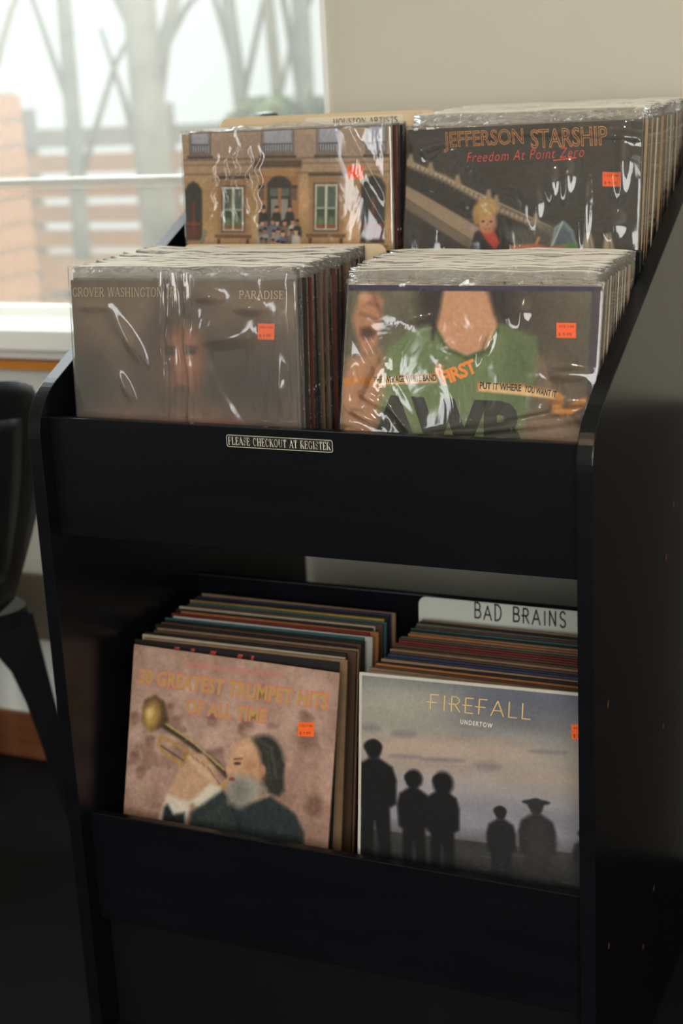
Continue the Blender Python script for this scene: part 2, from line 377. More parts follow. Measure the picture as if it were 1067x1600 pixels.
# lower wall under the window is painted white, with a flat dull brown band across it
structure(box('trim_1', XL, -0.03, YW-.006, YW, 0.098, WZ0-.07, WHITE))
structure(box('brown_band', XL, -0.03, YW-.016, YW-.006, 0.262, 0.398, mat('dull_brown_band', rgb(122, 112, 100), 0.6, 0.15, 5), None, .003))
structure(box('trim_3', 0.76, XR, YW-.012, YW, 0.0, 0.79, WAIN))
# window sill with apron and a strip of orange wood beneath
structure(box('trim_4', WX0-.05, 0.10, YW-.085, YW+.09, 0.852, 0.890, WHITE, None, .004))
structure(box('trim_5', WX0-.03, 0.02, YW-.03, YW-.006, 0.826, 0.850, WHITE, None, .002))
structure(box('trim_6', WX0-.03, 0.02, YW-.05, YW-.006, 0.809, 0.824, WOODO, None, .002))
structure(box('trim_7', WX1-.002, WX1+.008, YW-.006, YW+.07, 0.885, WZ1, WHITE, None, .001))
# the window: frame, meeting rail, panes
win = structure(empty('window_1', (WX0, YW+.085, WZ0)))
win['label'] = 'wide white framed window with a thin horizontal rail, looking onto trees'
WW, WH = WX1-WX0, WZ1-WZ0
fr = 0.022
box('frame_bottom', 0, WW, -.02, .02, 0.005, fr, WHITE, win); box('frame_top', 0, WW, -.02, .02, WH-fr, WH, WHITE, win)
box('frame_side', 0, fr, -.02, .02, fr, WH-fr, WHITE, win); box('frame_side', WW-.012, WW, -.02, .02, fr, WH-fr, WHITE, win)
RZ = 1.139-WZ0
rail = mesh('meeting_rail', *boxvf(fr, WW-.012, -.012, .012, RZ-.006, RZ+.005), mat('pale_rail', rgb(176, 178, 170), 0.5), win)
for k in range(3): box('groove_strip', fr, WW-.012, -.015, -.011, RZ-.012+k*.006, RZ-.0095+k*.006, WHITE, rail)
GLASS = film_mat('glare_haze_glass', 0.13, 0.8, 0.02, 0.02, 4, (1, 1, 1), (0.97, 0.98, 0.97), (0.95, 0.96, 0.93))  # whitish glare over the view mixed into the pane as milk
for z0, z1 in ((fr, RZ-.007), (RZ+.006, WH-fr)): box('pane', fr, WW-.012, -.002, .002, z0, z1, GLASS, win)
# shop window in the wall behind the photographer
win2 = structure(empty('window_2', (0.8, YF-.07, 0.9)))
for x in (0, .92, 1.84): box('frame_post', x, x+.06, -.03, .03, 0, 1.5, WHITE, win2)
for z in (0, 1.44): box('frame_rail', .06, 1.84, -.03, .03, z, z+.06, WHITE, win2)

dr = structure(empty('added_door_1', (-1.46, YF-.07, 0)))  # unseen door, added to frame the light that streaks the bags
DRM = mat('added_door_paint', rgb(60, 58, 55), .5)
for a in ((0, .23, 0, 2.4), (.53, .76, 0, 2.4), (.23, .53, 0, .8), (.23, .53, 2.3, 2.4)): box('added_door_rail', a[0], a[1], -.02, .02, a[2], a[3], DRM, dr)
box('added_door_handle', .70, .73, .02, .06, 1.0, 1.25, mat('brushed_steel', rgb(150, 150, 150), .3, metal=1.0), dr)

# ================================================================== OUTSIDE
def outside():
    bark = mat('pale_bark', rgb(170, 166, 152), 0.9, 0.25, 8, 0.3, 30)
    bark2 = mat('grey_bark', rgb(150, 150, 142), 0.9, 0.25, 8, 0.3, 30)
    brickm = mat('orange_brick', rgb(216, 160, 124), 0.85, 0.1, 25, 0.2, 60)
    mort = mat('brick_mortar', rgb(206, 176, 150), 0.9)
    slat = mat('weathered_orange_timber', rgb(212, 160, 124), 0.8, 0.2, 6, 0.0, 40, 0.3, (2, 8, 20))
    grey = mat('grey_timber', rgb(165, 158, 148), 0.85, 0.2, 6)
    leaf = [mat('leaf_green', rgb(130, 150, 92), 0.7, 0.3, 20), mat('leaf_dark_green', rgb(82, 106, 82), 0.7, 0.3, 20)]
    g = box('ground_outside', -9, 6, YW+.15, 12, -0.35, -0.30, mat('pale_gravel', rgb(205, 196, 180), 0.95, 0.2, 12)); structure(g)
    # brick pillar close to the glass
    pil = tag(empty('brick_pillar', (-1.86, 2.25, -0.30)), 'square orange brick pillar standing outside the window', 'pillar')
    box('pillar_core', -.155, .155, -.155, .155, 0, 1.60, mort, pil)
    me = None
    for k in range(21):
        for i in range(2):
            off = 0 if k % 2 else .08
            x0 = (-.165, .005-off)[i]; x1 = (-.005-off, .165)[i]
            b = box('brick', x0, x1, -.165, .165, .006+k*.076, .070+k*.076, brickm, pil)
    # trees: trunk, boughs
    def tree(label, base, lean, h, r, m, boughs, bend=0.0):
        t = tag(empty('tree', base), label, 'tree', 'bare trees outside the window')
        pts = [(lean*s*h+bend*math.sin(s*3), 0, s*h) for s in np.linspace(0, 1, 7)]
        v, f = tube(pts, [r*(1.25-.6*s) for s in np.linspace(0, 1, 7)], 10); mesh('trunk', v, f, m, t, True)
        rr = random.Random(label)
        for z, dx, dz in boughs:
            s = z/h; x = lean*z+bend*math.sin(s*3)
            v, f = tube([(x, 0, z), (x+dx*.5, .05, z+dz*.6), (x+dx, .1, z+dz)], [r*.45, r*.35, r*.2], 7); mesh('bough', v, f, m, t, True)
        return t
    tree('thick pale tree trunk standing beside the slatted fence', (-2.19, 4.0, -.3), -.01, 3.4, .075, bark, [(1.5, .35, .9), (1.75, -.5, .8), (1.9, .6, .5)])
    tree('tree trunk just beside the brick pillar, second one in from it', (-2.62, 4.0, -.3), .02, 3.4, .036, bark2, [(1.2, .4, .8), (1.5, -.4, .9)], .02)
    tree('leaning tree trunk closest to the brick pillar', (-2.62, 3.7, -.3), -.13, 3.4, .042, bark, [(1.5, .35, .7), (1.2, -.3, .9)])
    tree('slim tree trunk between the pillar and the thick trunk', (-2.42, 4.3, -.3), .015, 3.2, .045, bark2, [(1.05, -.25, .8), (1.2, .2, .9), (1.6, .4, .5)])
    tree('slim leaning tree rising out of the green bush, nearest the fence', (-1.72, 4.1, -.3), -.075, 3.2, .032, bark2, [(1.6, -.3, .8), (1.5, .3, .9)])
    tree('slim leaning tree rising from the middle of the green bush', (-1.60, 4.1, -.3), -.045, 3.2, .026, bark, [(1.5, .25, .8), (1.8, -.2, .7)])
    tree('slim tree close to the edge of the greige wall', (-1.51, 4.0, -.3), .005, 3.2, .040, bark2, [(1.4, -.2, .9), (1.8, .3, .7)])
    # slatted fence
    fen = tag(empty('slatted_fence', (-2.35, 4.6, -.3)), 'weathered slatted timber fence behind the tree trunks', 'fence')
    for k in range(9):
        z = .42+k*.115
        box('slat', -.95, 1.9, -.015, .015, z, z+.085, slat if k < 8 else grey, fen)
    for x in (-.95, -.2, .55, 1.3, 1.85): box('fence_post', x, x+.07, .015, .08, 0, 1.52, grey, fen)
    # stacked timber bench in front of it
    be = tag(empty('garden_bench', (-2.12, 3.1, -.3)), 'orange timber garden bench in front of the fence', 'bench')
    for k in range(5): box('slat', -.05, .50-.01*k, -.03+k*.012, .0+k*.012, .36+k*.135, .46+k*.135, slat, be)
    for k in range(3): box('seat_slat', -.05, .50, -.30+k*.09, -.22+k*.09, .36, .385, slat, be)
    for x in (-.03, .44): box('leg', x, x+.05, .03, .09, 0, 1.0, grey, be); box('leg', x, x+.05, -.29, -.24, 0, .36, grey, be)
    # bush
    bu = tag(empty('green_bush', (-1.55, 3.7, -.3)), 'soft green bush outside at the edge of the greige wall', 'bush')
    r = np.random.default_rng(3)
    for q, (m, n) in enumerate(((leaf[0], 1300), (leaf[1], 2200))):
        V, F = [], []
        for i in range(n):
            d = r.standard_normal(3); d /= np.linalg.norm(d); d *= r.uniform(.35, 1)**.5
            c = d*np.array([.27, .2, .50])+np.array([.20 if q else .02, 0, 1.02 if q else 1.06])
            if c[2] < 0: continue
            a = r.standard_normal(3); a /= np.linalg.norm(a); b = np.cross(a, r.standard_normal(3)); b /= np.linalg.norm(b)
            L = .055; k = len(V); V += [c-a*L, c+b*L*.4, c+a*L, c-b*L*.4]; F.append((k, k+1, k+2, k+3))
        o = mesh('foliage', V, F, m, bu); o['kind'] = 'stuff'
    for k in range(5):
        v, f = tube([(-.1+.05*k, 0, 0), (-.25+.12*k, 0, 1.25)], [.02, .008], 6); mesh('stem', v, f, bark2, bu)
outside()

# ================================================================== THE RECORD BIN
W, T = 0.70, 0.019
def cabinet():
    c = tag(empty('record_bin', (0.35, 0.37, 0)), 'tall black two-tier record bin filled with records in the middle of the picture', 'record bin')
    ox, oy = -0.35, -0.37
    A_ = lambda y: 0.021+0.454*y+Z0
    prof = [(0.0, 0.0), (0.74, 0.0), (0.74, 1.238), (0.732, 1.248), (0.72, 1.250), (0.680, 1.250), (0.668, 1.246), (0.655, A_(.655))]
    a0, b0, c0 = Vector((.052, A_(.052))), Vector((0.0, A_(0))), Vector((0.0, A_(0)-.046))
    prof += [tuple(a0*(1-t)**2+b0*2*t*(1-t)+c0*t*t) for t in np.linspace(0, 1, 13)]
    pr = [(y+oy, z) for y, z in prof]
    l = prism_x('side_panel', pr, -T+ox, 0+ox, BLACK, c, .0012)
    r = prism_x('side_panel', pr, W+ox, W+T+ox, BLACK, c, .0012)
    B = lambda n, x0, x1, y0, y1, z0, z1, m=BLACK, bev=.0012, par=c: box(n, x0+ox, x1+ox, y0+oy, y1+oy, z0+Z0, z1+Z0, m, par, bev)
    up = B('upper_front_rail', 0, W, .0229, .0345, -.158, 0)
    B('upper_bin_floor', 0, W, .0345, .300, -.160, -.146, BLACKRAW)
    B('step_board', 0, W, .294, .306, -.146, .178)
    B('rear_bin_floor', 0, W, .306, .735, .006, .020, BLACKRAW)
    B('upper_back_board', 0, W, .722, .735, .020, .30, BLACKRAW)
    B('lower_front_rail', 0, W, .0229, .0345, -.720, -.557)
    B('lower_bin_floor', 0, W, .0345, .735, -.668, -.654, BLACKRAW)
    B('lower_divider', 0, W, .365, .377, -.654, -.320)
    B('kick_board', 0, W, .045, .060, -.90, -.721, BLACKRAW)
    # worn chips on the outer face of the panel beside the camera
    chip = mat('bare_wood_chip', rgb(120, 70, 42), .8); dark = mat('dark_gouge', rgb(14, 11, 10), .8)
    for i, (y, z, h, m) in enumerate(((.487, -.003, .014, dark), (.402, -.170, .011, chip), (.360, -.232, .012, chip), (.060, -.320, .013, chip), (.350, -.470, .011, chip),
                                   (.300, -.690, .010, chip), (.240, -.745, .010, chip), (.06, -.64, .010, chip))):
        v = [(W+T+ox+.0003, y+oy+a, z+Z0+b) for a, b in ((-.0040, 0), (-.0010, -h/2), (.0036, -h*.1), (.0012, h/2))]
        mesh('paint_chip', v, [(0, 1, 2, 3)], m, c)
    # sign on the rail
    cream = mat('cream_lettering', rgb(214, 208, 190), .6)
    pl = prism_y('sign_plate', [(x+ox, z+Z0) for x, z in rounded(.2565, .4000, -.0262, -.0098, .003)], .0221+oy, .0229+oy, mat('sign_black', (.008, .008, .009, 1), .4), c)
    pl['label'] = 'small black sign with cream capitals'
    o_, i_ = rounded(.2573, .3992, -.0255, -.0105, .0028), rounded(.2579, .3986, -.0249, -.0111, .0024); n = len(o_)
    mesh('sign_border', [(x+ox, .0219+oy, z+Z0) for x, z in o_+i_], [(k, (k+1) % n, n+(k+1) % n, n+k) for k in range(n)], cream, pl)
    v, f = serif_geo('PLEASE CHECKOUT AT REGISTER', .15, .06, .09)
    v = np.stack([.2597+ox+v[:, 0]/v[:, 0].max()*.1372, np.full(len(v), .0218+oy), Z0-.0224+v[:, 1]*.0092], 1)
    mesh('sign_lettering', v, f, cream, pl)
    return c
cabinet()

# ================================================================== RECORDS
SIDE = 0.314
CARD = {}
def cardm(r, g, b, worn=.15):
    k = (r, g, b)
    if k not in CARD: CARD[k] = mat('card_%d_%d_%d' % k, rgb(r, g, b), .65, worn, 60, .1, 120, .3)
    return CARD[k]
def rec_rot(lean, roll=0.0, yaw=0.0):
    return (Matrix.Rotation(yaw, 4, 'Z')@Matrix.Rotation(-lean, 4, 'X')@Matrix.Rotation(-roll, 4, 'Y')).to_euler()
def jacket_mesh(name, s=SIDE, th=.0034, gap=True):
    """a cardboard record jacket: two boards folded at one side with a slit along the top"""
    if not gap: v, f = boxvf(-s/2, s/2, 0, th, 0, s)
    else:
        b = .0011; h = s/2
        v = [(-h, 0), (h, 0), (h, th), (-h, th)]
        v = [(x, y, 0) for x, y in v]+[(x, y, s) for x, y in v]+[(-h+.002, b, s), (h-.002, b, s), (h-.002, th-b, s), (-h+.002, th-b, s)]+[(-h+.002, b, s-.006), (h-.002, b, s-.006), (h-.002, th-b, s-.006), (-h+.002, th-b, s-.006)]
        f = [(0, 3, 2, 1), (0, 1, 5, 4), (1, 2, 6, 5), (2, 3, 7, 6), (3, 0, 4, 7)]
        f += [(4, 5, 9, 8), (5, 6, 10, 9), (6, 7, 11, 10), (7, 4, 8, 11), (8, 9, 13, 12), (9, 10, 14, 13), (10, 11, 15, 14), (11, 8, 12, 15), (12, 13, 14, 15)]
    me = bpy.data.meshes.new(name); me.from_pydata(v, [], f); me.update(); return me
def vnoise(x, y, seed):
    r = np.random.default_rng(seed); g = r.standard_normal((64, 64)); i = np.floor(x).astype(int); j = np.floor(y).astype(int); fx, fy = x-i, y-j
    fx = fx*fx*(3-2*fx); fy = fy*fy*(3-2*fy); G = lambda a, b: g[b % 64, a % 64]
    return (G(i, j)*(1-fx)+G(i+1, j)*fx)*(1-fy)+(G(i, j+1)*(1-fx)+G(i+1, j+1)*fx)*fy
def bag_mesh(name, nx, nz, wd, ht, th, seed, amp, topwave, wrinkle=None):
    """an open-topped plastic bag: front sheet, back sheet, joined along sides and bottom"""
    V, F = [], []
    xs = np.linspace(-wd/2, wd/2, nx+1); zs = np.append(np.linspace(-.002, ht-.0014, nz), ht)
    X, Zg = np.meshgrid(xs, zs)
    edge = np.clip(np.minimum((X+wd/2), (wd/2-X))/.012, 0, 1)
    flap = np.clip((Zg-SIDE)/(ht-SIDE), 0, 1)
    n1 = vnoise(X*18+7, Zg*11+3, seed); n2 = vnoise(X*46, Zg*30+X*20, seed+1)
    rid = 1-np.abs(vnoise(X*14+Zg*9, Zg*8-X*5, seed+2))*1.2
    fr = -(.0012+amp*(np.clip(n1*.5+n2*.25+np.clip(rid, 0, 1)*.8+.4, 0, 3)))*edge
    if wrinkle is not None: fr = fr-1.5*wrinkle(X/wd+.5, 1-Zg/SIDE)*edge
    bk = th+(.0004+np.abs(n1)*.0006)*edge
    fr = fr+flap*(th*.4+topwave*vnoise(X*25, Zg*0+seed, seed+5)); bk = bk-flap*(th*.3)+flap*topwave*vnoise(X*25+.3, Zg*0+seed, seed+6)
    top = flap**2*topwave*1.2*vnoise(X*30, Zg*0, seed+9)
    mid = th/2
    fr = np.where(edge <= 0, mid, fr); bk = np.where(edge <= 0, mid, bk)
    for Y in (fr, bk):
        k = len(V); V += list(zip(X.ravel(), Y.ravel(), (Zg+top).ravel()))
        for j in range(nz):
            for i in range(nx):
                a = k+j*(nx+1)+i
                F.append((a, a+1, a+nx+2, a+nx+1) if Y is fr else (a, a+nx+1, a+nx+2, a+1))
    me = bpy.data.meshes.new(name); me.from_pydata([tuple(map(float, p)) for p in V], [], F); me.update()
    bm = bmesh.new(); bm.from_mesh(me); bmesh.ops.remove_doubles(bm, verts=bm.verts[:], dist=1e-5)
    for fc in bm.faces:
        if min(q.co.z for q in fc.verts) > ht-.006 and max(q.co.z for q in fc.verts)-min(q.co.z for q in fc.verts) < .0045: fc.material_index = 1
    bm.to_mesh(me); bm.free()
    me.polygons.foreach_set('use_smooth', [True]*len(me.polygons))
    return me
JACKET = jacket_mesh('jacket')
SOLID = jacket_mesh('jacket_closed', gap=False)

def hero(label, x, y, z, lean, roll, corners, edge, cat='record', group='records facing the room at the head of each stack'):
    root = tag(empty('record', (x, y, z+Z0), rec_rot(lean, roll)), label, cat, group)
    j = link('jacket', JACKET.copy(), cardm(*edge), root)
    return root, Face(corners[0], corners[1], corners[2], SIDE)
def sticker(F, root, x0, y0, x1, y1, code, price):
    """orange price sticker laid on the cover; design coordinates"""
    v = F.loc([(x0, y1), (x1, y1), (x1, y0), (x0, y0)], .0006)
    vb = v.copy(); vb[:, 1] += .0003
    o = mesh('price_sticker', np.concatenate([v, vb]), [(0, 1, 2, 3), (7, 6, 5, 4), (0, 4, 5, 1), (1, 5, 6, 2), (2, 6, 7, 3), (3, 7, 4, 0)], ORANGE, root)
    o['label'] = 'orange price sticker'
    h = y1-y0; w_ = x1-x0
    ink = mat('sticker_ink', rgb(120, 40, 24), .6)
    F.lettering('sticker_code', text_geo(code), (x0+w_*.12, y0+h*.32), (x1-w_*.10, y0+h*.32), h*.17, ink, o, .0009)
    F.lettering('sticker_price', text_geo(price), (x0+w_*.10, y0+h*.88), (x1-w_*.22, y0+h*.88), h*.22, ink, o, .0009)
    return o
def bag(root, me, m):
    me.materials.append(m); me.materials.append(FILM_STACK)
    return link('plastic_bag', me, None, root)
NP = 300

# ---- cover 1: town house facade -------------------------------------------------
def rec_house():
    root, F = hero('bagged record showing a town house front with a crowd on its steps', .196, .333, .0205, .06, .004, ((285, 210), (610, 203), (301, 560)), (214, 206, 190))
    P = Paint(NP, F); P.fill((190, 154, 108)); P.noise(7, 11, 1); P.noise(40, 5, 2); P.noise(3, 8, 3, (1, .8, .5))
    P.rect(280, 195, 615, 262, (160, 144, 138), .12, .85)
    for y, c in ((246, (92, 72, 58)), (254, (120, 96, 76)), (268, (104, 80, 62)), (377, (96, 66, 44))): P.line([(284, y+3), (612, y)], 2.2, c, .005, .65)
    for k in range(24): P.line([(284, 386+k*8), (612, 384+k*8)], 1.2, (120, 96, 70), .005, .5)
    def win(x0, y0, x1, y1):
        P.rect(x0-9, y0-12, x1+9, y1+6, (150, 112, 74), .01, .7); P.rect(x0-10, y0-17, x1+10, y0-12, (84, 66, 54), .004); P.rect(x0-13, y1+6, x1+13, y1+11, (112, 74, 50), .004)
        P.rect(x0-9, y1+12, x0-4, y1+20, (96, 60, 40)); P.rect(x1+4, y1+12, x1+9, y1+20, (96, 60, 40))
        P.rect(x0-2, y0-2, x1+2, y1+2, (72, 58, 48)); P.rect(x0, y0, x1, y1, (214, 208, 190))
        m = (x0+x1)/2; h = (y1-y0)*.52
        for a, b in ((x0+3, m-2), (m+2, x1-3)):
            P.rect(a, y0+3, b, y0+h-1, (84, 98, 84)); P.rect(a, y0+h+1, b, y1-3, (58, 76, 58)); P.ell((a+b)/2, y1-12, 5, 8, (104, 128, 88), .6); P.rect(a, y1-8, b, y1-3, (150, 78, 48), .006)
    win(352, 290, 386, 357); win(499, 286, 534, 354)
    for x0, x1 in ((417, 463), (503, 534), (578, 604), (300, 330)):
        P.rect(x0-3, 196, x1+3, 242, (108, 92, 82)); P.rect(x0, 196, x1, 238, (168, 168, 178), .01)
        P.rect(x0-6, 243, x1+6, 247, (74, 60, 52))
        for k in range(int((x1-x0)/4)): P.line([(x0+2+k*4, 226), (x0+2+k*4, 238)], 1.2, (70, 66, 66), .003)
        P.line([(x0, 226), (x1, 226)], 1.4, (70, 66, 66), .003)
    for x0, x1, y0 in ((289, 318, 284), (570, 606, 276)):
        P.poly([(x0, 372), (x0, y0+12), (x0+6, y0+2), ((x0+x1)/2, y0-3), (x1-6, y0+2), (x1, y0+12), (x1, 372)], (50, 46, 42), .006); P.rect((x0+x1)/2-2, y0+30, (x0+x1)/2+2, 370, (130, 56, 36), .006)
        P.rect(x0+3, 345, x1-3, 349, (150, 54, 34)); P.rect(x0+4, 352, x1-4, 368, (108, 44, 32), .008)
    P.rect(413, 268, 474, 384, (160, 116, 72), .008); P.rect(402, 250, 478, 262, (96, 72, 54), .006); P.rect(418, 262, 468, 274, (176, 136, 92), .006)
    P.poly([(424, 380), (424, 285), (432, 276), (443, 273), (454, 276), (462, 285), (462, 380)], (52, 44, 38), .006)
    P.rect(428, 292, 459, 304, (92, 100, 96)); P.rect(430, 308, 442, 340, (140, 140, 128)); P.rect(445, 308, 457, 340, (150, 150, 138)); P.rect(441, 292, 446, 345, (168, 112, 60))
    for x in (414, 466): P.rect(x-4, 288, x+5, 310, (110, 86, 66)); P.rect(x-4, 288, x+5, 292, (60, 50, 44))
    for a in ((316, 378, 324, 356), (575, 356, 586, 382)): P.line([(a[0], a[1]), (a[2], a[3])], 6, (132, 134, 116))
    rr = random.Random(4)
    for k in range(26):                       # the crowd: coats first, then heads
        row = k//7; x = 414+(k % 7)*9.5+rr.uniform(-3, 3); y = 328+row*15+rr.uniform(-3, 3)
        if row == 0: x = 418+(k % 3)*21; y = 322+rr.uniform(-2, 2)
        coat = rr.choice(((40, 38, 42), (70, 74, 92), (30, 30, 36), (170, 168, 160), (96, 104, 124), (120, 96, 80), (200, 196, 188), (150, 150, 150)) if row else ((30, 28, 30),))
        P.poly([(x-7, y+22), (x-6, y+8), (x-2, y+5), (x+2, y+5), (x+6, y+8), (x+7, y+22)], coat, .006)
        P.ell(x, y+1.5, 3.2, 4.4, rr.choice(((190, 138, 106), (150, 104, 80), (214, 166, 134))), .3); P.ell(x, y-2.4, 3.2, 2.0, (28, 22, 22), .3)
    P.noise(120, 5, 9)
    P.build('cover_print', root, SIDE, -.0003)
    sticker(F, root, 549, 259, 572, 278, '432-146', '$ 19.99')
    def wr(u, v):
        a = 0
        for x0, s, h in ((.20, 1.1, .0012), (.25, .8, .0016), (.31, 1.3, .0012), (.36, .9, .0010), (.15, 1.0, .0009)):
            d = (u-x0-.12*(.3-v)*s+.012*np.sin(v*60+x0*30)); a = a+h*np.exp(-(d/.010)**2)*np.exp(-((v-.22)/.16)**2)
        d = (u-.86-(v-.1)*.55); a = a+.0013*np.exp(-(d/.014)**2)*np.exp(-((v-.14)/.13)**2)
        d = (u-.90-(v-.3)*.6); return a+.0012*np.exp(-(d/.012)**2)*np.exp(-((v-.32)/.08)**2)
    bag(root, bag_mesh('bag', 110, 110, .322, .322, .0034, 21, .0006, .002, wr), FILM)
rec_house()

# ---- cover 2: dark cover with diagonal machine ----------------------------------
def rec_dark():
    root, F = hero('bagged dark record with orange outlined capitals and a blond child', .528, .312, .0225, .21, .012, ((641, 203), (1008, 185), (626, 574)), (52, 46, 44))
    P = Paint(NP, F); P.fill((58, 54, 50)); P.noise(5, 5, 31); P.noise(60, 3, 32, (1, 1, 1), 120)
    tan, dk = (172, 152, 128), (46, 42, 38)
    P.poly([(632, 286), (760, 345), (800, 372), (800, 392), (760, 380), (632, 306)], (160, 140, 116), .006); P.poly([(632, 306), (770, 384), (750, 390), (632, 322)], (120, 104, 86), .006)
    P.poly([(634, 256), (720, 292), (800, 330), (880, 362), (880, 380), (780, 362), (632, 284)], dk, .005)
    P.line([(634, 252), (700, 276), (790, 322), (884, 358)], 9, tan, .008); P.line([(634, 248), (884, 352)], 2, (204, 186, 160), .005)
    for k in range(34): t = k/33; P.line([(640+t*240, 250+t*104), (637+t*240, 260+t*104)], 1.6, (110, 94, 78), .004)
    for x, y in ((645, 246), (678, 258), (722, 276), (772, 298), (784, 306), (846, 332)):
        P.poly([(x-6, y+10), (x-2, y-5), (x+3, y-6), (x+7, y+12)], (164, 144, 120), .006)
    P.poly([(800, 350), (880, 340), (884, 378), (830, 384), (796, 378)], (96, 92, 84), .02, .8)
    P.poly([(868, 380), (876, 346), (890, 336), (904, 350), (914, 384)], (150, 164, 166), .006); P.poly([(872, 380), (879, 350), (890, 341), (902, 354), (911, 384)], (82, 98, 108), .012)
    P.poly([(876, 382), (896, 368), (910, 372), (912, 384)], (96, 140, 62), .012); P.line([(888, 338), (868, 382)], 2.5, (186, 190, 184))
    for x in (928, 958): P.poly([(x-10, 384), (x-5, 354), (x+3, 352), (x+11, 384)], (176, 160, 136), .006); P.line([(x, 354), (x+3, 380)], 1.6, (110, 96, 80))
    P.poly([(742, 384), (750, 358), (766, 350), (782, 352), (800, 366), (820, 380), (820, 384)], (30, 26, 28), .006); P.poly([(756, 352), (768, 370), (782, 384), (790, 372), (780, 352)], (186, 60, 40), .006)
    P.poly([(806, 376), (846, 372), (866, 376), (896, 372), (866, 388), (806, 388)], (196, 124, 88), .006); P.line([(846, 374), (852, 362)], 4, (206, 136, 98))
    P.ell(769, 340, 15, 19, (196, 146, 112), .25); P.ell(767, 323, 18, 15, (186, 150, 92), .3); P.ell(752, 332, 6, 14, (170, 132, 78), .4)
    for k in range(16): P.line([(768+(k-8)*1.2, 310), (751+k*2.2, 322+(k*7 % 9))], 2.2, (214, 184, 124) if k % 2 else (156, 120, 70), .012, .7)
    for x in (763, 776): P.ell(x, 341, 2.6, 1.4, (60, 40, 34), .5)
    P.poly([(763, 350), (770, 352), (778, 349), (775, 354), (767, 355)], (150, 86, 70), .006, .8); P.ell(770, 346, 2, 3, (176, 124, 94), .6); P.ell(781, 344, 4, 10, (170, 116, 86), .8, .6)
    P.noise(120, 3, 39); P.build('cover_print', root, SIDE, -.0003)
    om = mat('orange_outline_ink', rgb(255, 188, 112), .5); rm = mat('red_script_ink', rgb(240, 78, 54), .5)
    F.lettering('title_outline', text_geo('JEFFERSON', outline=.020, bold=.0), (701, 237), (829, 230), 31, om, root, .0007)
    F.lettering('title_outline', text_geo('STARSHIP', outline=.020), (840, 230), (957, 224), 29, om, root, .0007)
    F.lettering('script_title', text_geo('Freedom At Point Zero', shear=.35, space=1.15, bold=-.012), (738, 252), (922, 241), 15, rm, root, .0011)
    F.lettering('script_rule', (np.array([(0, 0, 0), (1, .3, 0), (1, 1, 0), (0, .6, 0)]), [(0, 1, 2, 3)]), (874, 248), (910, 244), 2.5, rm, root, .0011)
    sticker(F, root, 949, 263, 976, 284, '1221-46', '$ 9.99')
    def wr(u, v):
        a = .0026*np.exp(-((v-.035-.22*(u-.55)**2*(1)+.0)/.012)**2)*(np.abs(u-.55) < .45)
        for x0, y0, sx, sy, h in ((.64, .24, .018, .05, .003), (.70, .22, .02, .06, .003), (.58, .33, .02, .07, .002), (.92, .16, .02, .10, .004), (.90, .42, .03, .05, .003), (.16, .42, .05, .06, .002), (.08, .08, .04, .03, .003), (.78, .34, .012, .12, .0025)):
            a = a+h*np.exp(-((u-x0)/sx)**2-((v-y0)/sy)**2)
        return a
    bag(root, bag_mesh('bag', 110, 110, .322, .320, .0034, 41, .0007, .002, wr), FILM)
rec_dark()

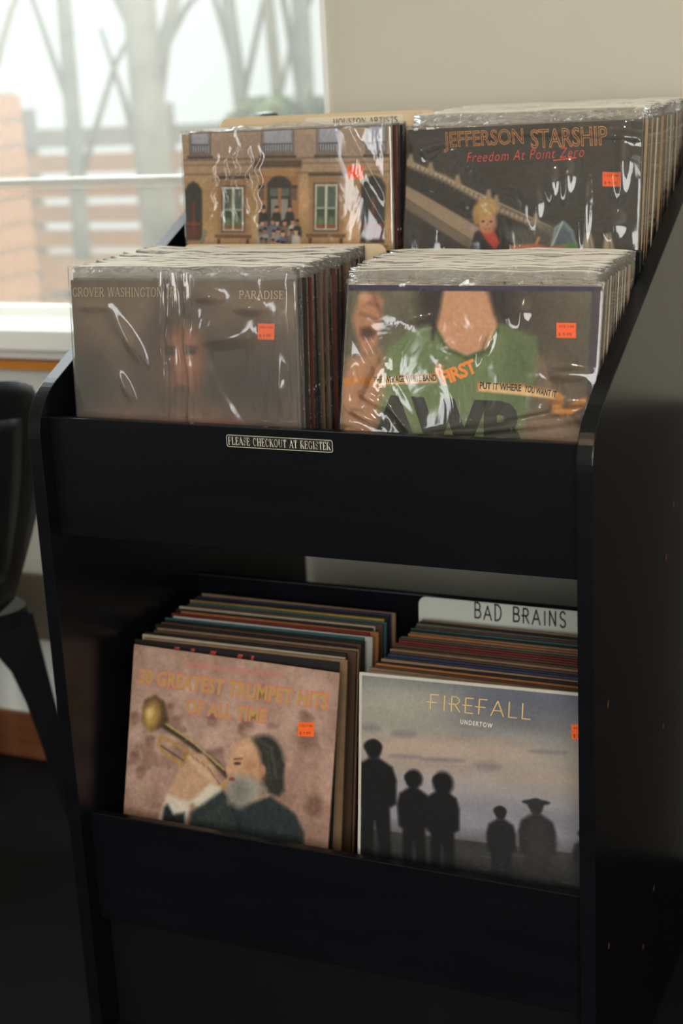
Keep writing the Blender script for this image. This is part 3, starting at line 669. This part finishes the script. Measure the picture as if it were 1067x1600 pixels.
# ---- cover 3: brown portrait ------------------------------------------------------
def rec_brown():
    root, F = hero('milky bagged brown record with thin pale capitals and a shadowy face', .183, .0425, -.1435, .07, .002, ((110, 441), (462, 442), (133, 816)), (70, 58, 50))
    P = Paint(NP, F); P.fill((116, 94, 76)); P.noise(4, 11, 51); P.noise(9, 6, 52)
    P.rect(100, 560, 480, 840, (84, 64, 50), .25, .9); P.rect(100, 430, 480, 455, (92, 74, 62), .05, .8)
    P.ell(130, 620, 46, 60, (30, 24, 22), .8, .9); P.ell(405, 590, 60, 72, (32, 26, 22), .6, .95); P.ell(288, 575, 52, 96, (48, 36, 30), .6, .95); P.ell(215, 590, 34, 40, (80, 62, 50), .9, .7)
    P.ell(290, 575, 36, 70, (138, 86, 58), .5, .95); P.ell(302, 550, 20, 36, (172, 110, 74), .9, .85); P.ell(273, 548, 9, 4, (50, 32, 26), .8); P.ell(306, 546, 9, 4, (50, 32, 26), .8); P.line([(262, 541), (282, 540)], 3, (50, 34, 28), .012); P.line([(297, 538), (317, 540)], 3, (50, 34, 28), .012); P.ell(268, 580, 10, 34, (92, 58, 42), .9, .8)
    P.ell(291, 572, 7, 14, (150, 98, 70), .8); P.ell(290, 602, 15, 6, (92, 50, 40), .7); P.ell(288, 628, 30, 18, (50, 38, 32), .8, .9)
    P.ell(330, 650, 70, 24, (140, 92, 62), .8, .8); P.ell(225, 655, 90, 22, (120, 76, 52), .9, .8); P.ell(420, 650, 50, 40, (110, 74, 52), .9, .6)
    P.ell(410, 530, 30, 30, (104, 74, 52), .9, .6); P.noise(30, 3, 55); P.noise(110, 3, 56)
    P.build('cover_print', root, SIDE, -.0003)
    m = mat('pale_tan_ink', rgb(222, 196, 160), .5)
    F.lettering('title', serif_geo('GROVER WASHINGTON JR.', .07, .04, .04), (114, 466), (284, 465), 14, m, root)
    F.lettering('title', serif_geo('PARADISE', .09, .05, .05), (381, 467), (448, 467), 12, m, root)
    sticker(F, root, 411, 502, 436, 525, '143-146', '$ 4.99')
    def wr(u, v):
        a = 0
        for x0, s, h in ((.42, .006, .003), (.452, .005, .004), (.475, .008, .003), (.53, .006, .0045), (.40, .006, .002)):
            a = a+h*np.exp(-((u-x0-.006*np.sin(v*20))/s)**2)*np.clip(1.1-v*.9, 0, 1)
        for x0, y0, sx, sy, h, k in ((.26, .22, .03, .09, .003, .6), (.12, .10, .08, .02, .002, 0), (.80, .10, .06, .02, .003, .2), (.70, .22, .09, .03, .003, -.9), (.24, .42, .02, .06, .002, .5), (.92, .42, .02, .08, .003, 0), (.63, .06, .05, .02, .003, 0)):
            a = a+h*np.exp(-((u-x0-k*(v-y0))/sx)**2-((v-y0)/sy)**2)
        return a
    bag(root, bag_mesh('bag', 110, 110, .324, .328, .0034, 61, .0007, .002, wr), FILM_MILKY)
rec_brown()

# ---- cover 4: green tee shirt ------------------------------------------------------
def rec_green():
    root, F = hero('bagged record with a green tee shirt torso and orange ribbon print', .539, .0475, -.1455, .265, .002, ((546, 446), (942, 448), (521, 847)), (58, 48, 78))
    P = Paint(NP, F); P.fill((112, 106, 88)); P.noise(5, 6, 71); P.noise(30, 4, 72)
    gr, sk = (116, 132, 90), (206, 158, 124)
    P.ell(700, 470, 40, 60, (44, 34, 32), .3); P.ell(800, 480, 66, 60, (52, 40, 36), .5, .8); P.ell(870, 560, 60, 90, (84, 70, 58), .7, .8)
    P.poly([(612, 545), (640, 520), (690, 500), (800, 505), (845, 525), (850, 565), (832, 620), (812, 760), (640, 760), (636, 620), (590, 640), (586, 620)], gr, .01)
    P.poly([(612, 540), (590, 640), (640, 650), (650, 560)], (124, 140, 98), .02, .8); P.poly([(800, 510), (850, 530), (830, 620), (810, 700), (790, 600)], (92, 108, 72), .04, .8)
    P.poly([(684, 505), (690, 480), (700, 440), (772, 440), (780, 480), (786, 510), (770, 540), (736, 553), (706, 540)], sk, .008); P.poly([(706, 455), (716, 500), (730, 540), (740, 500), (744, 455)], (206, 158, 124), .05, .7)
    P.line([(684, 505), (706, 542), (738, 556), (772, 543), (788, 508)], 5, (70, 92, 50), .008)
    P.poly([(678, 445), (702, 445), (694, 490), (684, 528), (676, 480)], (40, 30, 30), .012); P.poly([(768, 445), (800, 445), (806, 500), (782, 490)], (42, 32, 32), .015)
    P.poly([(846, 556), (870, 540), (930, 600), (940, 690), (830, 700), (820, 660), (850, 620)], (138, 112, 90), .03, .9); P.poly([(860, 480), (942, 480), (942, 640), (900, 590)], (92, 84, 70), .08, .8)
    for k in range(22): P.line([(840+k*4, 490+k*4), (870+k*3, 600+k*4)], 1.4, (74, 62, 52), .006, .5)
    P.poly([(552, 500), (566, 460), (590, 456), (604, 470), (598, 520), (590, 548), (568, 552)], (188, 138, 106), .012)
    for a, b, c, d in ((570, 470, 596, 478), (566, 490, 594, 500), (566, 512, 590, 520), (586, 456, 600, 490)): P.line([(a, b), (c, d)], 4, (122, 80, 60), .01, .8)
    P.ell(578, 520, 12, 9, (70, 42, 34), .5, .8); P.ell(572, 466, 9, 8, (206, 160, 128), .4)
    P.poly([(545, 560), (600, 545), (606, 590), (584, 690), (540, 690), (532, 620)], (186, 140, 106), .02)
    for y in range(6): P.poly([(536, 640+y*10), (590, 636+y*10), (590, 642+y*10), (536, 646+y*10)], (150, 112, 88), .02, .4)
    # ribbons
    rb = (204, 140, 72)
    P.line([(538, 598), (560, 592), (592, 594), (690, 586), (696, 566)], 13, rb, .005); P.line([(754, 598), (820, 598), (872, 606), (884, 614), (868, 624), (888, 632), (910, 618), (926, 612)], 13, rb, .005)
    P.line([(592, 594), (690, 588)], 10, (232, 196, 140), .004); P.line([(757, 598), (872, 606)], 12, (232, 196, 140), .004)
    P.rect(520, 440, 960, 455, (52, 42, 74), .003); P.poly([(928, 440), (960, 440), (930, 850), (908, 850)], (62, 52, 72), .004, .75); P.rect(510, 690, 960, 900, (96, 88, 74), .05, .8)
    P.noise(120, 4, 79); P.build('cover_print', root, SIDE, -.0003)
    bl = mat('faded_black_ink', rgb(36, 38, 30), .55); og = mat('orange_print_ink', rgb(246, 152, 60), .55)
    F.lettering('shirt_lettering', text_geo('AWB', bold=.05, space=.98), (580, 702), (822, 706), 88, bl, root)
    F.lettering('ribbon_lettering', text_geo('THE AVERAGE WHITE BAND', bold=.03), (588, 597), (690, 591), 10, INK, root)
    F.lettering('ribbon_lettering', text_geo('PUT IT WHERE', bold=.03), (758, 601), (822, 603), 10.5, INK, root); F.lettering('ribbon_lettering', text_geo('YOU WANT IT', bold=.03), (826, 603), (874, 611), 10.5, INK, root)
    F.lettering('ribbon_title', text_geo('FIRST', bold=.035, space=.9), (702, 598), (756, 576), 22, og, root)
    sticker(F, root, 875, 501, 904, 523, '432-146', '$ 9.99')
    def wr(u, v):
        a = 0
        for x0, y0, sx, sy, h, k in ((.60, .535, .24, .012, .007, -.16), (.40, .56, .16, .010, .006, -.25), (.80, .475, .16, .010, .006, -.22), (.55, .575, .20, .008, .004, -.10), (.25, .50, .02, .10, .004, .9), (.15, .36, .03, .10, .004, -.4), (.10, .50, .05, .012, .005, .4), (.14, .44, .05, .012, .004, .5), (.06, .56, .04, .012, .005, .2), (.12, .28, .010, .14, .0010, .6), (.16, .26, .010, .14, .0010, .7),
                                     (.58, .22, .014, .05, .003, -.3), (.88, .32, .06, .02, .005, 0), (.92, .46, .06, .03, .005, 0), (.85, .44, .03, .02, .005, 0), (.30, .12, .05, .02, .003, 0), (.70, .10, .03, .05, .002, 0)):
            if sx > sy*3: a = a+h*np.exp(-((u-x0)/sx)**2-((v-y0-k*(u-x0))/sy)**2)
            else: a = a+h*np.exp(-((u-x0-k*(v-y0))/sx)**2-((v-y0)/sy)**2)
        return a
    bag(root, bag_mesh('bag', 110, 110, .323, .320, .0034, 81, .0006, .002, wr), FILM)
rec_green()

# ---- cover 5: trumpet player --------------------------------------------------------
def rec_trumpet():
    root, F = hero('unbagged dusty pink record with a bearded trumpet player', .182, .047, -.6515, .25, -.018, ((203, 1009), (524, 1053), (186, 1357)), (150, 122, 106))
    P = Paint(NP, F); P.fill((170, 138, 122)); P.noise(6, 8, 91); P.noise(14, 7, 92); P.noise(26, 5, 93)
    rr = random.Random(9)
    for k in range(34):                       # faint ghosted figures in the background
        x = rr.uniform(200, 510); y = rr.uniform(1110, 1290); c = (182, 150, 132) if k % 2 else (128, 94, 82)
        P.ell(x, y, 8, 10, c, .4, .55); P.ell(x, y-7, 8, 5, (116, 84, 74), .5, .5); P.poly([(x-15, y+36), (x-12, y+16), (x-4, y+11), (x+4, y+11), (x+12, y+16), (x+15, y+36)], (192, 162, 144) if k % 3 else (124, 92, 80), .012, .5)
    for k in range(10): x = rr.uniform(200, 500); y = rr.uniform(1100, 1280); P.line([(x, y), (x+rr.uniform(-20, 20), y+rr.uniform(8, 30))], 2.5, (188, 156, 136), .008, .5)
    P.rect(180, 1250, 530, 1440, (120, 84, 68), .2, .5)
    P.ell(490, 1250, 13, 17, (112, 82, 70), .4, .8); P.poly([(470, 1330), (474, 1280), (490, 1268), (506, 1280), (510, 1330)], (140, 110, 96), .02, .8)
    brass, bd = (172, 134, 70), (62, 50, 36)
    P.line([(240, 1126), (290, 1156), (340, 1192), (362, 1214)], 9, bd, .008); P.line([(244, 1124), (300, 1158), (352, 1200)], 3, (196, 170, 112), .006)
    P.poly([(218, 1128), (222, 1096), (240, 1088), (254, 1098), (262, 1128), (246, 1140), (232, 1142)], (74, 58, 38), .01)
    P.ell(235, 1117, 16, 26, (120, 92, 52), .3, 1, .15); P.ell(233, 1120, 11, 19, (182, 146, 78), .6, 1, .15); P.ell(230, 1116, 5, 8, (220, 196, 134), .8, 1, .15)
    P.line([(250, 1150), (246, 1164), (256, 1178), (318, 1214), (352, 1226), (360, 1212)], 5, brass, .006); P.line([(252, 1152), (330, 1192)], 3.5, brass, .006); P.line([(250, 1166), (300, 1196)], 2, (70, 54, 36), .005)
    for k in range(3): P.line([(292+k*10, 1176+k*7), (286+k*10, 1200+k*7)], 6, (150, 116, 62), .008)
    sk = (190, 152, 120)
    P.poly([(246, 1284), (262, 1238), (284, 1196), (300, 1178), (318, 1176), (336, 1196), (340, 1222), (322, 1238), (300, 1246), (286, 1300)], sk, .01)
    for k in range(4): P.line([(294+k*9, 1180+k*6), (316+k*8, 1204+k*6)], 6.5, (204, 168, 136), .008); P.line([(298+k*9, 1178+k*6), (320+k*8, 1203+k*6)], 1.4, (128, 92, 72), .004)
    P.poly([(246, 1290), (262, 1240), (278, 1246), (300, 1250), (288, 1300), (280, 1330), (244, 1320)], (208, 196, 178), .01)
    P.poly([(300, 1250), (330, 1222), (346, 1226), (352, 1236), (316, 1262)], (210, 200, 182), .01)
    P.poly([(248, 1340), (256, 1262), (262, 1256), (272, 1272), (290, 1268), (292, 1350)], (30, 38, 40), .01)
    P.poly([(292, 1400), (300, 1268), (350, 1232), (364, 1246), (380, 1254), (424, 1238), (462, 1262), (476, 1290), (474, 1420)], (38, 46, 46), .01)
    P.poly([(300, 1280), (350, 1240), (366, 1290), (340, 1330)], (48, 58, 56), .04, .8); P.line([(362, 1250), (378, 1290), (376, 1330)], 2, (20, 24, 24), .01)
    P.poly([(360, 1226), (356, 1206), (360, 1180), (372, 1158), (394, 1148), (420, 1152), (424, 1200), (410, 1230), (384, 1250), (366, 1246)], (196, 152, 118), .01)
    P.ell(412, 1186, 31, 40, (44, 44, 38), .15); P.poly([(410, 1190), (443, 1188), (445, 1228), (436, 1238), (420, 1232)], (44, 44, 38), .012)
    P.ell(384, 1196, 24, 42, (196, 152, 118), .2, 1, .12); P.ell(398, 1208, 14, 22, (186, 140, 108), .6); P.poly([(362, 1184), (354, 1202), (358, 1206), (370, 1204)], (202, 156, 122), .008); P.ell(380, 1166, 14, 10, (212, 170, 136), .9, .7); P.ell(411, 1200, 5, 9, (176, 128, 100), .4)
    P.line([(400, 1152), (424, 1166), (432, 1210)], 2, (96, 92, 76), .01, .7); P.line([(392, 1150), (418, 1172), (424, 1220)], 1.5, (90, 84, 70), .01, .6)
    P.poly([(362, 1210), (376, 1206), (400, 1210), (416, 1226), (404, 1242), (376, 1256), (360, 1250), (358, 1226)], (150, 146, 134), .02, .95); P.ell(376, 1236, 14, 18, (110, 110, 104), .7, .8)
    P.ell(372, 1190, 6, 2.2, (70, 50, 40), .5); P.line([(366, 1184), (380, 1182)], 2, (90, 66, 50)); P.ell(360, 1198, 5, 7, (202, 156, 122), .6); P.ell(392, 1192, 6, 8, (184, 134, 104), .6); P.ell(364, 1214, 5, 3, (128, 72, 60), .5)
    P.noise(60, 4, 97); P.noise(120, 4, 98); P.build('cover_print', root, SIDE, -.0003)
    gold, pk = mat('olive_gold_ink', rgb(184, 152, 84), .6), mat('rose_ink', rgb(214, 116, 104), .6)
    F.lettering('title_line', text_geo('2 RECORD SET AS ADVERTISED ON TELEVISION', bold=.0), (282, 1044), (440, 1061), 8.5, pk, root)
    for (t, p0, p1, h) in (('30 GREATEST TRUMPET HITS', (212, 1069), (506, 1106), 22), ('OF ALL TIME', (290, 1114), (414, 1128), 20)):
        F.lettering('title_outline', text_geo(t, bold=.058, space=1.06), (p0[0]-2, p0[1]+2), (p1[0]+2, p1[1]+2), h+4, pk, root, .0005)
        F.lettering('title', text_geo(t, bold=.022, space=1.06), p0, p1, h, gold, root, .0008)
    sticker(F, root, 464, 1126, 488, 1147, '132-146', '$ 1.99')
rec_trumpet()

# ---- cover 6: figures at dusk --------------------------------------------------------
def rec_dusk():
    root, F = hero('unbagged record of dark figures on a beach at dusk, white border', .5455, .0465, -.6420, .19, .022, ((570, 1036), (936, 1064), (556, 1410)), (205, 200, 186))
    P = Paint(NP, F); v = P.V
    stops = [(0, (100, 104, 112)), (.12, (120, 121, 124)), (.25, (150, 145, 138)), (.36, (170, 154, 144)), (.45, (150, 146, 150)), (.58, (130, 130, 140)), (.64, (104, 100, 102)), (.645, (60, 60, 60)), (.75, (38, 38, 38)), (.9, (24, 24, 25)), (1, (16, 16, 18))]
    for c in range(3): P.A[..., c] = np.interp(v+.02*(P.U-.5), [s[0] for s in stops], [s[1][c] for s in stops])
    n = P.noise(4, 5, 101, (1, .9, .8), 14); P.noise(9, 3, 102, (1, 1, 1.1), 26)
    P.ell(620, 1085, 90, 46, (184, 178, 158), .95, .7); P.ell(700, 1150, 150, 16, (196, 164, 144), .95, .55); P.ell(850, 1075, 90, 22, (88, 92, 110), .95, .6)
    for x, y, a, b in ((585, 1122, 16, 6), (640, 1130, 20, 5), (700, 1168, 36, 3), (770, 1175, 20, 6), (860, 1150, 30, 3), (640, 1165, 26, 3)): P.ell(x, y, a, b, (112, 106, 112), .9, .6)
    for k in range(60):
        r_ = random.Random(k); x = r_.uniform(560, 920); y = 1290+r_.random()**.8*110; P.line([(x, y), (x+r_.uniform(10, 34), y+r_.uniform(0, 4))], 1.3, r_.choice(((84, 82, 80), (36, 36, 38))), .004, .6)
    d = (18, 18, 20)
    def person(x, top, h, wd=1.0, c=d, hat=False):
        s = h/200.0; X = lambda a: x+a*s*wd; Y = lambda b: top+b*s
        P.ell(X(0), Y(15), 12*s, 15*s, c, .2); P.ell(X(-1), Y(11), 14.5*s, 10*s, c, .25)
        if hat: P.ell(X(0), Y(7), 25*s, 5*s, c, .4)
        P.poly([(X(-6), Y(28)), (X(-24), Y(40)), (X(-29), Y(60)), (X(-27), Y(98)), (X(-20), Y(104)), (X(-21), Y(150)), (X(-24), Y(200)), (X(-8), Y(200)), (X(-1), Y(124)), (X(8), Y(200)), (X(22), Y(200)), (X(20), Y(150)), (X(20), Y(102)), (X(29), Y(96)), (X(30), Y(60)), (X(25), Y(41)), (X(7), Y(28))], c, .008)
    person(590, 1140, 208, 1.15); person(652, 1188, 172, 1.05); person(697, 1190, 176, 1.05); person(788, 1234, 140, 1.1, (30, 30, 32)); person(842, 1220, 168, 1.15, (42, 41, 42), True); person(912, 1262, 120, 1.0, (40, 40, 42))
    P.ell(654, 1199, 13.5, 14, d, .25); P.ell(700, 1204, 16, 18, d, .25)
    P.poly([(826, 1276), (834, 1252), (850, 1252), (868, 1284), (862, 1320), (828, 1318)], (52, 50, 50), .03, .8)
    b = np.minimum(np.minimum(P.U, 1-P.U), np.minimum(P.V, 1-P.V)); P.mix((b < .011).astype(float), (196, 192, 180))
    P.noise(120, 3, 109); P.build('cover_print', root, SIDE, -.0003)
    g = mat('gold_ink', rgb(238, 200, 116), .5); cw = mat('cream_ink', rgb(242, 236, 222), .5)
    F.lettering('title', stick_geo('FIREFALL', .06, .16), (676, 1091), (836, 1103), 24, g, root)
    F.lettering('subtitle', text_geo('UNDERTOW', space=1.3, bold=.01), (729, 1112), (778, 1117), 7, cw, root)
    sticker(F, root, 896, 1108, 922, 1130, '432-146', '$ 9.99')
rec_dusk()

# ---- stacks behind -----------------------------------------------------------------
ONES = 'first second third fourth fifth sixth seventh eighth ninth tenth eleventh twelfth thirteenth fourteenth fifteenth sixteenth seventeenth eighteenth nineteenth'.split()
TENS = {20: 'twentieth', 30: 'thirtieth', 40: 'fortieth'}; TP = {20: 'twenty', 30: 'thirty', 40: 'forty'}
def ordinal(n):
    if n < 20: return ONES[n-1]
    t = n//10*10; return TENS[t] if n == t else TP[t]+'-'+ONES[n-t-1]
BAGS = [bag_mesh('stack_bag', 26, 9, .3175, .330, .0034, 200+7*k, .0003, .0011) for k in range(6)]
for b_ in BAGS: b_.materials.append(FILM_STACK); b_.materials.append(FILM_EDGE)
BAGS_LOW = [bag_mesh('stack_bag', 26, 9, .3175, .318, .0034, 300+7*k, .0003, .0006) for k in range(3)]
for b_ in BAGS_LOW: b_.materials.append(FILM_STACK); b_.materials.append(FILM_EDGE)
def bagged_stack(what, group, n, x, z, y0, y1, l0, l1, cols, jit=.003, seed=1, low=False):
    r = random.Random(seed)
    for k in range(n):
        t = (k+1)/n
        root = tag(empty('record', (x+r.uniform(-jit, jit), y0+(y1-y0)*t, z+Z0+(0 if low else r.uniform(0, .003))), rec_rot(l0+(l1-l0)*t+r.uniform(-.002, .002), r.uniform(-.005, .005))), '', 'record', group)
        root['label'] = 'bagged record with only its edges showing, %s behind the %s cover' % (ordinal(k+1), what)
        c = r.choice(cols); me = JM(c)
        link('jacket', me, None, root); link('plastic_bag', BAGS_LOW[r.randrange(3)] if low else BAGS[r.randrange(6)], None, root)
JMS = {}
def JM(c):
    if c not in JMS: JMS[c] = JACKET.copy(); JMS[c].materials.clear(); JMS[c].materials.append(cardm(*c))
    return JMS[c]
DARKC = [(58, 44, 38), (40, 32, 30), (76, 58, 48), (30, 28, 30), (104, 84, 68), (48, 38, 36), (88, 48, 40)]
PALEC = [(196, 180, 158), (214, 202, 184), (176, 158, 136), (206, 190, 168), (160, 138, 116), (220, 212, 198)]
TANC = [(176, 150, 120), (150, 122, 96), (196, 176, 150), (120, 94, 76), (206, 192, 168), (168, 140, 112), (70, 50, 42)]
bagged_stack('shadowy brown', 'bagged records in the front bin under the window', 26, .181, -.144, .046, .262, .072, .05, DARKC, .004, 3)
bagged_stack('green tee shirt', 'bagged records in the front bin beside the tall side panel', 25, .536, -.1445, .052, .232, .258, .165, PALEC, .003, 4)
bagged_stack('town house', 'bagged records in the raised rear bin under the window', 5, .198, .0215, .338, .378, .062, .07, DARKC, .003, 5, True)
bagged_stack('orange outlined capitals', 'bagged records in the raised rear bin against the wall', 40, .527, .0215, .317, .610, .205, .16, TANC, .003, 6)

def loose_stack(what, group, cols, x, z, y0, y1, l0, l1, seed, jx=.006):
    r = random.Random(seed); n = len(cols)
    for k, (c, cn) in enumerate(cols):
        t = (k+1)/n
        root = empty('record', (x+r.uniform(-jx, jx), y0+(y1-y0)*t, z+Z0+.0015), rec_rot(l0+(l1-l0)*t+r.uniform(-.008, .008)*(1-abs(2*t-1)), r.uniform(-.006, .006), r.uniform(-.006, .006)))
        tag(root, 'unbagged %s edged record, %s behind the %s cover' % (cn, ordinal(k+1), what), 'record', group)
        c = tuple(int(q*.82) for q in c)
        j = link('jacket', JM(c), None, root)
        if k == 0 and 'trumpet' in what:      # red brush strokes across the top of this black cover
            red = mat('red_brush_print', rgb(170, 62, 48), .6)
            for a, b, w_ in ((-.10, -.092, .008), (-.075, -.066, .006), (-.05, -.035, .009), (-.005, .008, .007), (.02, .028, .004)):
                mesh('cover_stripe', [(a, -.0003, SIDE-.034), (a+w_, -.0003, SIDE-.034), (b+w_, -.0003, SIDE-.004), (b, -.0003, SIDE-.004)], [(0, 1, 2, 3)], red, root)
        # the dark disc sleeve that shows in the slit along the top
        box('inner_sleeve', -SIDE/2+.004, SIDE/2-.004, .0012, .0021, .004, SIDE-.0015, cardm(*r.choice(((196, 186, 166), (150, 130, 104), (60, 54, 50)))), root)
bk, br, tn, cr = ((34, 31, 31), 'black'), ((92, 66, 48), 'brown'), ((156, 124, 92), 'tan'), ((196, 182, 156), 'cream')
te, rd, ye, nv, wh, gy = ((56, 104, 104), 'teal'), ((128, 44, 40), 'dark red'), ((190, 150, 64), 'yellow'), ((44, 54, 84), 'navy'), ((206, 204, 192), 'white'), ((104, 98, 90), 'grey')
og_ = ((176, 110, 62), 'orange')
loose_stack('trumpet player', 'unbagged records in the lower bin beneath the sign', [bk, tn, cr, bk, br, tn, bk, br, bk, te, wh, rd, og_, bk, cr, br, te, ye, bk, nv, tn], .181, -.6530, .066, .300, .225, .10, 21, .006)
loose_stack('beach at dusk', 'unbagged records in the lower bin beside the tall side panel', [((70, 104, 84), 'green'), cr, tn, br, og_, bk, tn, nv, nv, br, tn, br, br, rd, rd, br, gy, og_, tn, bk, te, br, gy, bk, tn], .541, -.6530, .053, .285, .18, .10, 22, .004)

# ---- divider cards --------------------------------------------------------------------
def card(label, x0, x1, y, z0, z1, lean, m, letters=None, th=.0015, bookish=None):
    root = tag(empty('divider_card', ((x0+x1)/2, y, z0+Z0), rec_rot(lean)), label, 'divider card', 'divider cards standing among the records')
    h = (x1-x0)/2
    prism_y('card_sheet', rounded(-h, h, 0, z1-z0, .012, True), 0, th, m, root)
    return root, h, z1-z0
BEIGE = mat('beige_plastic_card', rgb(206, 186, 152), .5, .04, 8); WCARD = mat('white_plastic_card', rgb(198, 200, 190), .4, .03, 8)
lblw = mat('label_tape', rgb(214, 204, 180), .6)
def tape(root, name, x0, x1, z0, z1, body):
    o = box('label_tape', x0, x1, -.0004, 0, z0, z1, lblw, root)
    v, f = serif_geo(body, .16, .07, .06); v = np.stack([x0+(x1-x0)*(.29+.66*v[:, 0]/v[:, 0].max()) if name == 'h' else x0+(x1-x0)*(.1+.85*v[:, 0]/v[:, 0].max()), np.full(len(v), -.0006), z0+.003+v[:, 1]*.0075], 1)
    mesh('label_lettering', v, f, mat('grey_type', rgb(70, 60, 54), .6), o)
r, h, H = card('beige divider card with a typed label, just behind the town house cover', .068, .372, .3945, .0215, .3520, .05, BEIGE); tape(r, 'h', h-.170, h-.025, H-.0175, H-.004, 'HOUSTON ARTISTS')
r, h, H = card('beige divider card with a short typed label peeking between the two rear stacks', .090, .390, .408, .0215, .3525, .05, BEIGE); tape(r, 'p', h-.046, h-.014, H-.0185, H-.006, 'HOP')
card('blank beige divider card in front of the black step board', .062, .366, .2790, -.1445, .1885, .03, BEIGE)
r, h, H = card('white divider card with black handwritten capitals', .372, .676, .3215, -.6535, -.3125, .055, WCARD)
v, f = stick_geo('BAD BRAINS', .13, .22, .07); v = np.stack([-.068+v[:, 0]/v[:, 0].max()*.132, np.full(len(v), -.0004), H-.0235+v[:, 1]*.021], 1)
mesh('handwriting', v, f, INK, r)

# ================================================================== CHAIR
def chair():
    m = mat('black_metal_chair', (0.0075, 0.0078, 0.0088), .42, .2, 8)
    c = tag(empty('chair', (-.60, .38, 0), (0, 0, math.radians(62))), 'black moulded chair standing between the record bin and the window', 'chair')
    # backrest: curved sheet, wide at the top, with a raised panel
    def sheet(name, fx, fy, nu, nv, th):
        V, F = [], []
        for s in (0, 1):
            for j in range(nv+1):
                for i in range(nu+1):
                    u = i/nu*2-1; t = j/nv; x, z = fx(u, t); V.append((x, fy(u, t)+s*th, z))
        n = (nu+1)*(nv+1)
        for j in range(nv):
            for i in range(nu):
                a = j*(nu+1)+i; F += [(a, a+1, a+nu+2, a+nu+1), (n+a, n+a+nu+1, n+a+nu+2, n+a+1)]
        rim = [i for i in range(nu+1)]+[j*(nu+1)+nu for j in range(1, nv+1)]+[nv*(nu+1)+i for i in range(nu-1, -1, -1)]+[j*(nu+1) for j in range(nv-1, 0, -1)]
        for a, b in zip(rim, rim[1:]+rim[:1]): F.append((a, n+a, n+b, b))
        return mesh(name, V, F, m, c, True)
    hw = lambda t: .135+.075*math.sin(min(1, t*1.15)*math.pi/2)
    fx = lambda u, t: (u*hw(t)*(1-.12*max(0, t-.85)/.15*abs(u)**3), .46+.415*t-.030*abs(u)**2.5*t+.02*(1-t)*abs(u))
    fy = lambda u, t: -.215-.05*t+.055*u*u
    sheet('backrest', fx, fy, 16, 16, .006)
    sheet('backrest_panel', lambda u, t: tuple(np.array(fx(u*.72, .14+.70*t))), lambda u, t: fy(u*.72, .14+.70*t)-.006+.004*(max(abs(u), abs(2*t-1)))**6, 12, 12, .004)
    # seat pan
    V = rounded(-.170, .170, -.17, .19, .05)
    n = len(V); v = [(x, y, .462) for x, y in V]+[(x, y, .435) for x, y in V]
    mesh('seat', v, [tuple(range(n)), tuple(range(2*n-1, n-1, -1))]+[(k, n+k, n+(k+1) % n, (k+1) % n) for k in range(n)], m, c)
    # aprons with an arched lower edge
    def apron(name, p, q):
        p, q = Vector(p), Vector(q); V, F = [], []; N = 14
        for i in range(N+1):
            t = i/N; b = p.lerp(q, t); d = .035+.10*abs(2*t-1)**4
            V += [(b.x, b.y, .445), (b.x, b.y, .445-d)]
        for i in range(N): F.append((2*i, 2*i+1, 2*i+3, 2*i+2))
        o = mesh(name, V, F, m, c); md = o.modifiers.new('thickness', 'SOLIDIFY'); md.thickness = .004; return o
    K = .158
    apron('apron', (-K, -K, 0), (K, -K, 0)); apron('apron', (K, -K, 0), (K, K, 0)); apron('apron', (K, K, 0), (-K, K, 0)); apron('apron', (-K, K, 0), (-K, -K, 0))
    # splayed legs of folded sheet
    for sx in (-1, 1):
        for sy in (-1, 1):
            V = []
            for z, o_, wd in ((.45, .163, .10), (.40, .168, .082), (.36, .172, .062), (.30, .178, .050), (.24, .184, .044), (.12, .197, .036), (0, .210, .030)):
                V += [(sx*(o_-wd), sy*o_, z), (sx*o_, sy*o_, z), (sx*o_, sy*(o_-wd), z)]
            F = []
            for i in range(6):
                a = i*3; F += [(a, a+1, a+4, a+3), (a+1, a+2, a+5, a+4)]
            o = mesh('leg', V, F, m, c); md = o.modifiers.new('thickness', 'SOLIDIFY'); md.thickness = .003; md.offset = 0
chair()

# ================================================================== LAMPS OF THE ROOM
def pendant(x, y, z, energy, label):
    root = tag(empty('pendant_lamp', (x, y, z)), label, 'lamp', 'warm pendant lamps under the ceiling')
    blk = mat('lamp_black', (.02, .02, .02), .5)
    v, f = tube([(0, 0, .16), (0, 0, ZC-z)], .004, 6); mesh('cord', v, f, blk, root)
    ring = [(.02, .16), (.05, .14), (.09, .09), (.13, .02), (.135, 0)]; n = 20
    V = [(r_*math.cos(2*math.pi*k/n), r_*math.sin(2*math.pi*k/n), h_) for r_, h_ in ring for k in range(n)]
    F = [(i*n+k, i*n+(k+1) % n, (i+1)*n+(k+1) % n, (i+1)*n+k) for i in range(len(ring)-1) for k in range(n)]
    mesh('lamp_shade', V, F, blk, root, True)
    bm_ = bpy.data.materials.new('lamp_bulb_glow'); bm_.use_nodes = True; nt = bm_.node_tree; nt.nodes.remove(nt.nodes['Principled BSDF'])
    e = nt.nodes.new('ShaderNodeEmission'); e.inputs[0].default_value = (1, .72, .42, 1); e.inputs[1].default_value = energy/(math.pi*4*math.pi*.035**2)*2
    nt.links.new(e.outputs[0], nt.nodes['Material Output'].inputs[0])
    bm = bmesh.new(); bmesh.ops.create_uvsphere(bm, u_segments=14, v_segments=8, radius=.035); me = bpy.data.meshes.new('bulb'); bm.to_mesh(me); bm.free()
    b = link('bulb', me, bm_, root); b.location = (0, 0, .05)
pendant(1.55, -.35, 2.15, 5.5, 'warm pendant lamp hanging over the aisle beside the record bin')
pendant(0.30, -1.30, 2.20, 9, 'warm pendant lamp hanging in front of the record bin')
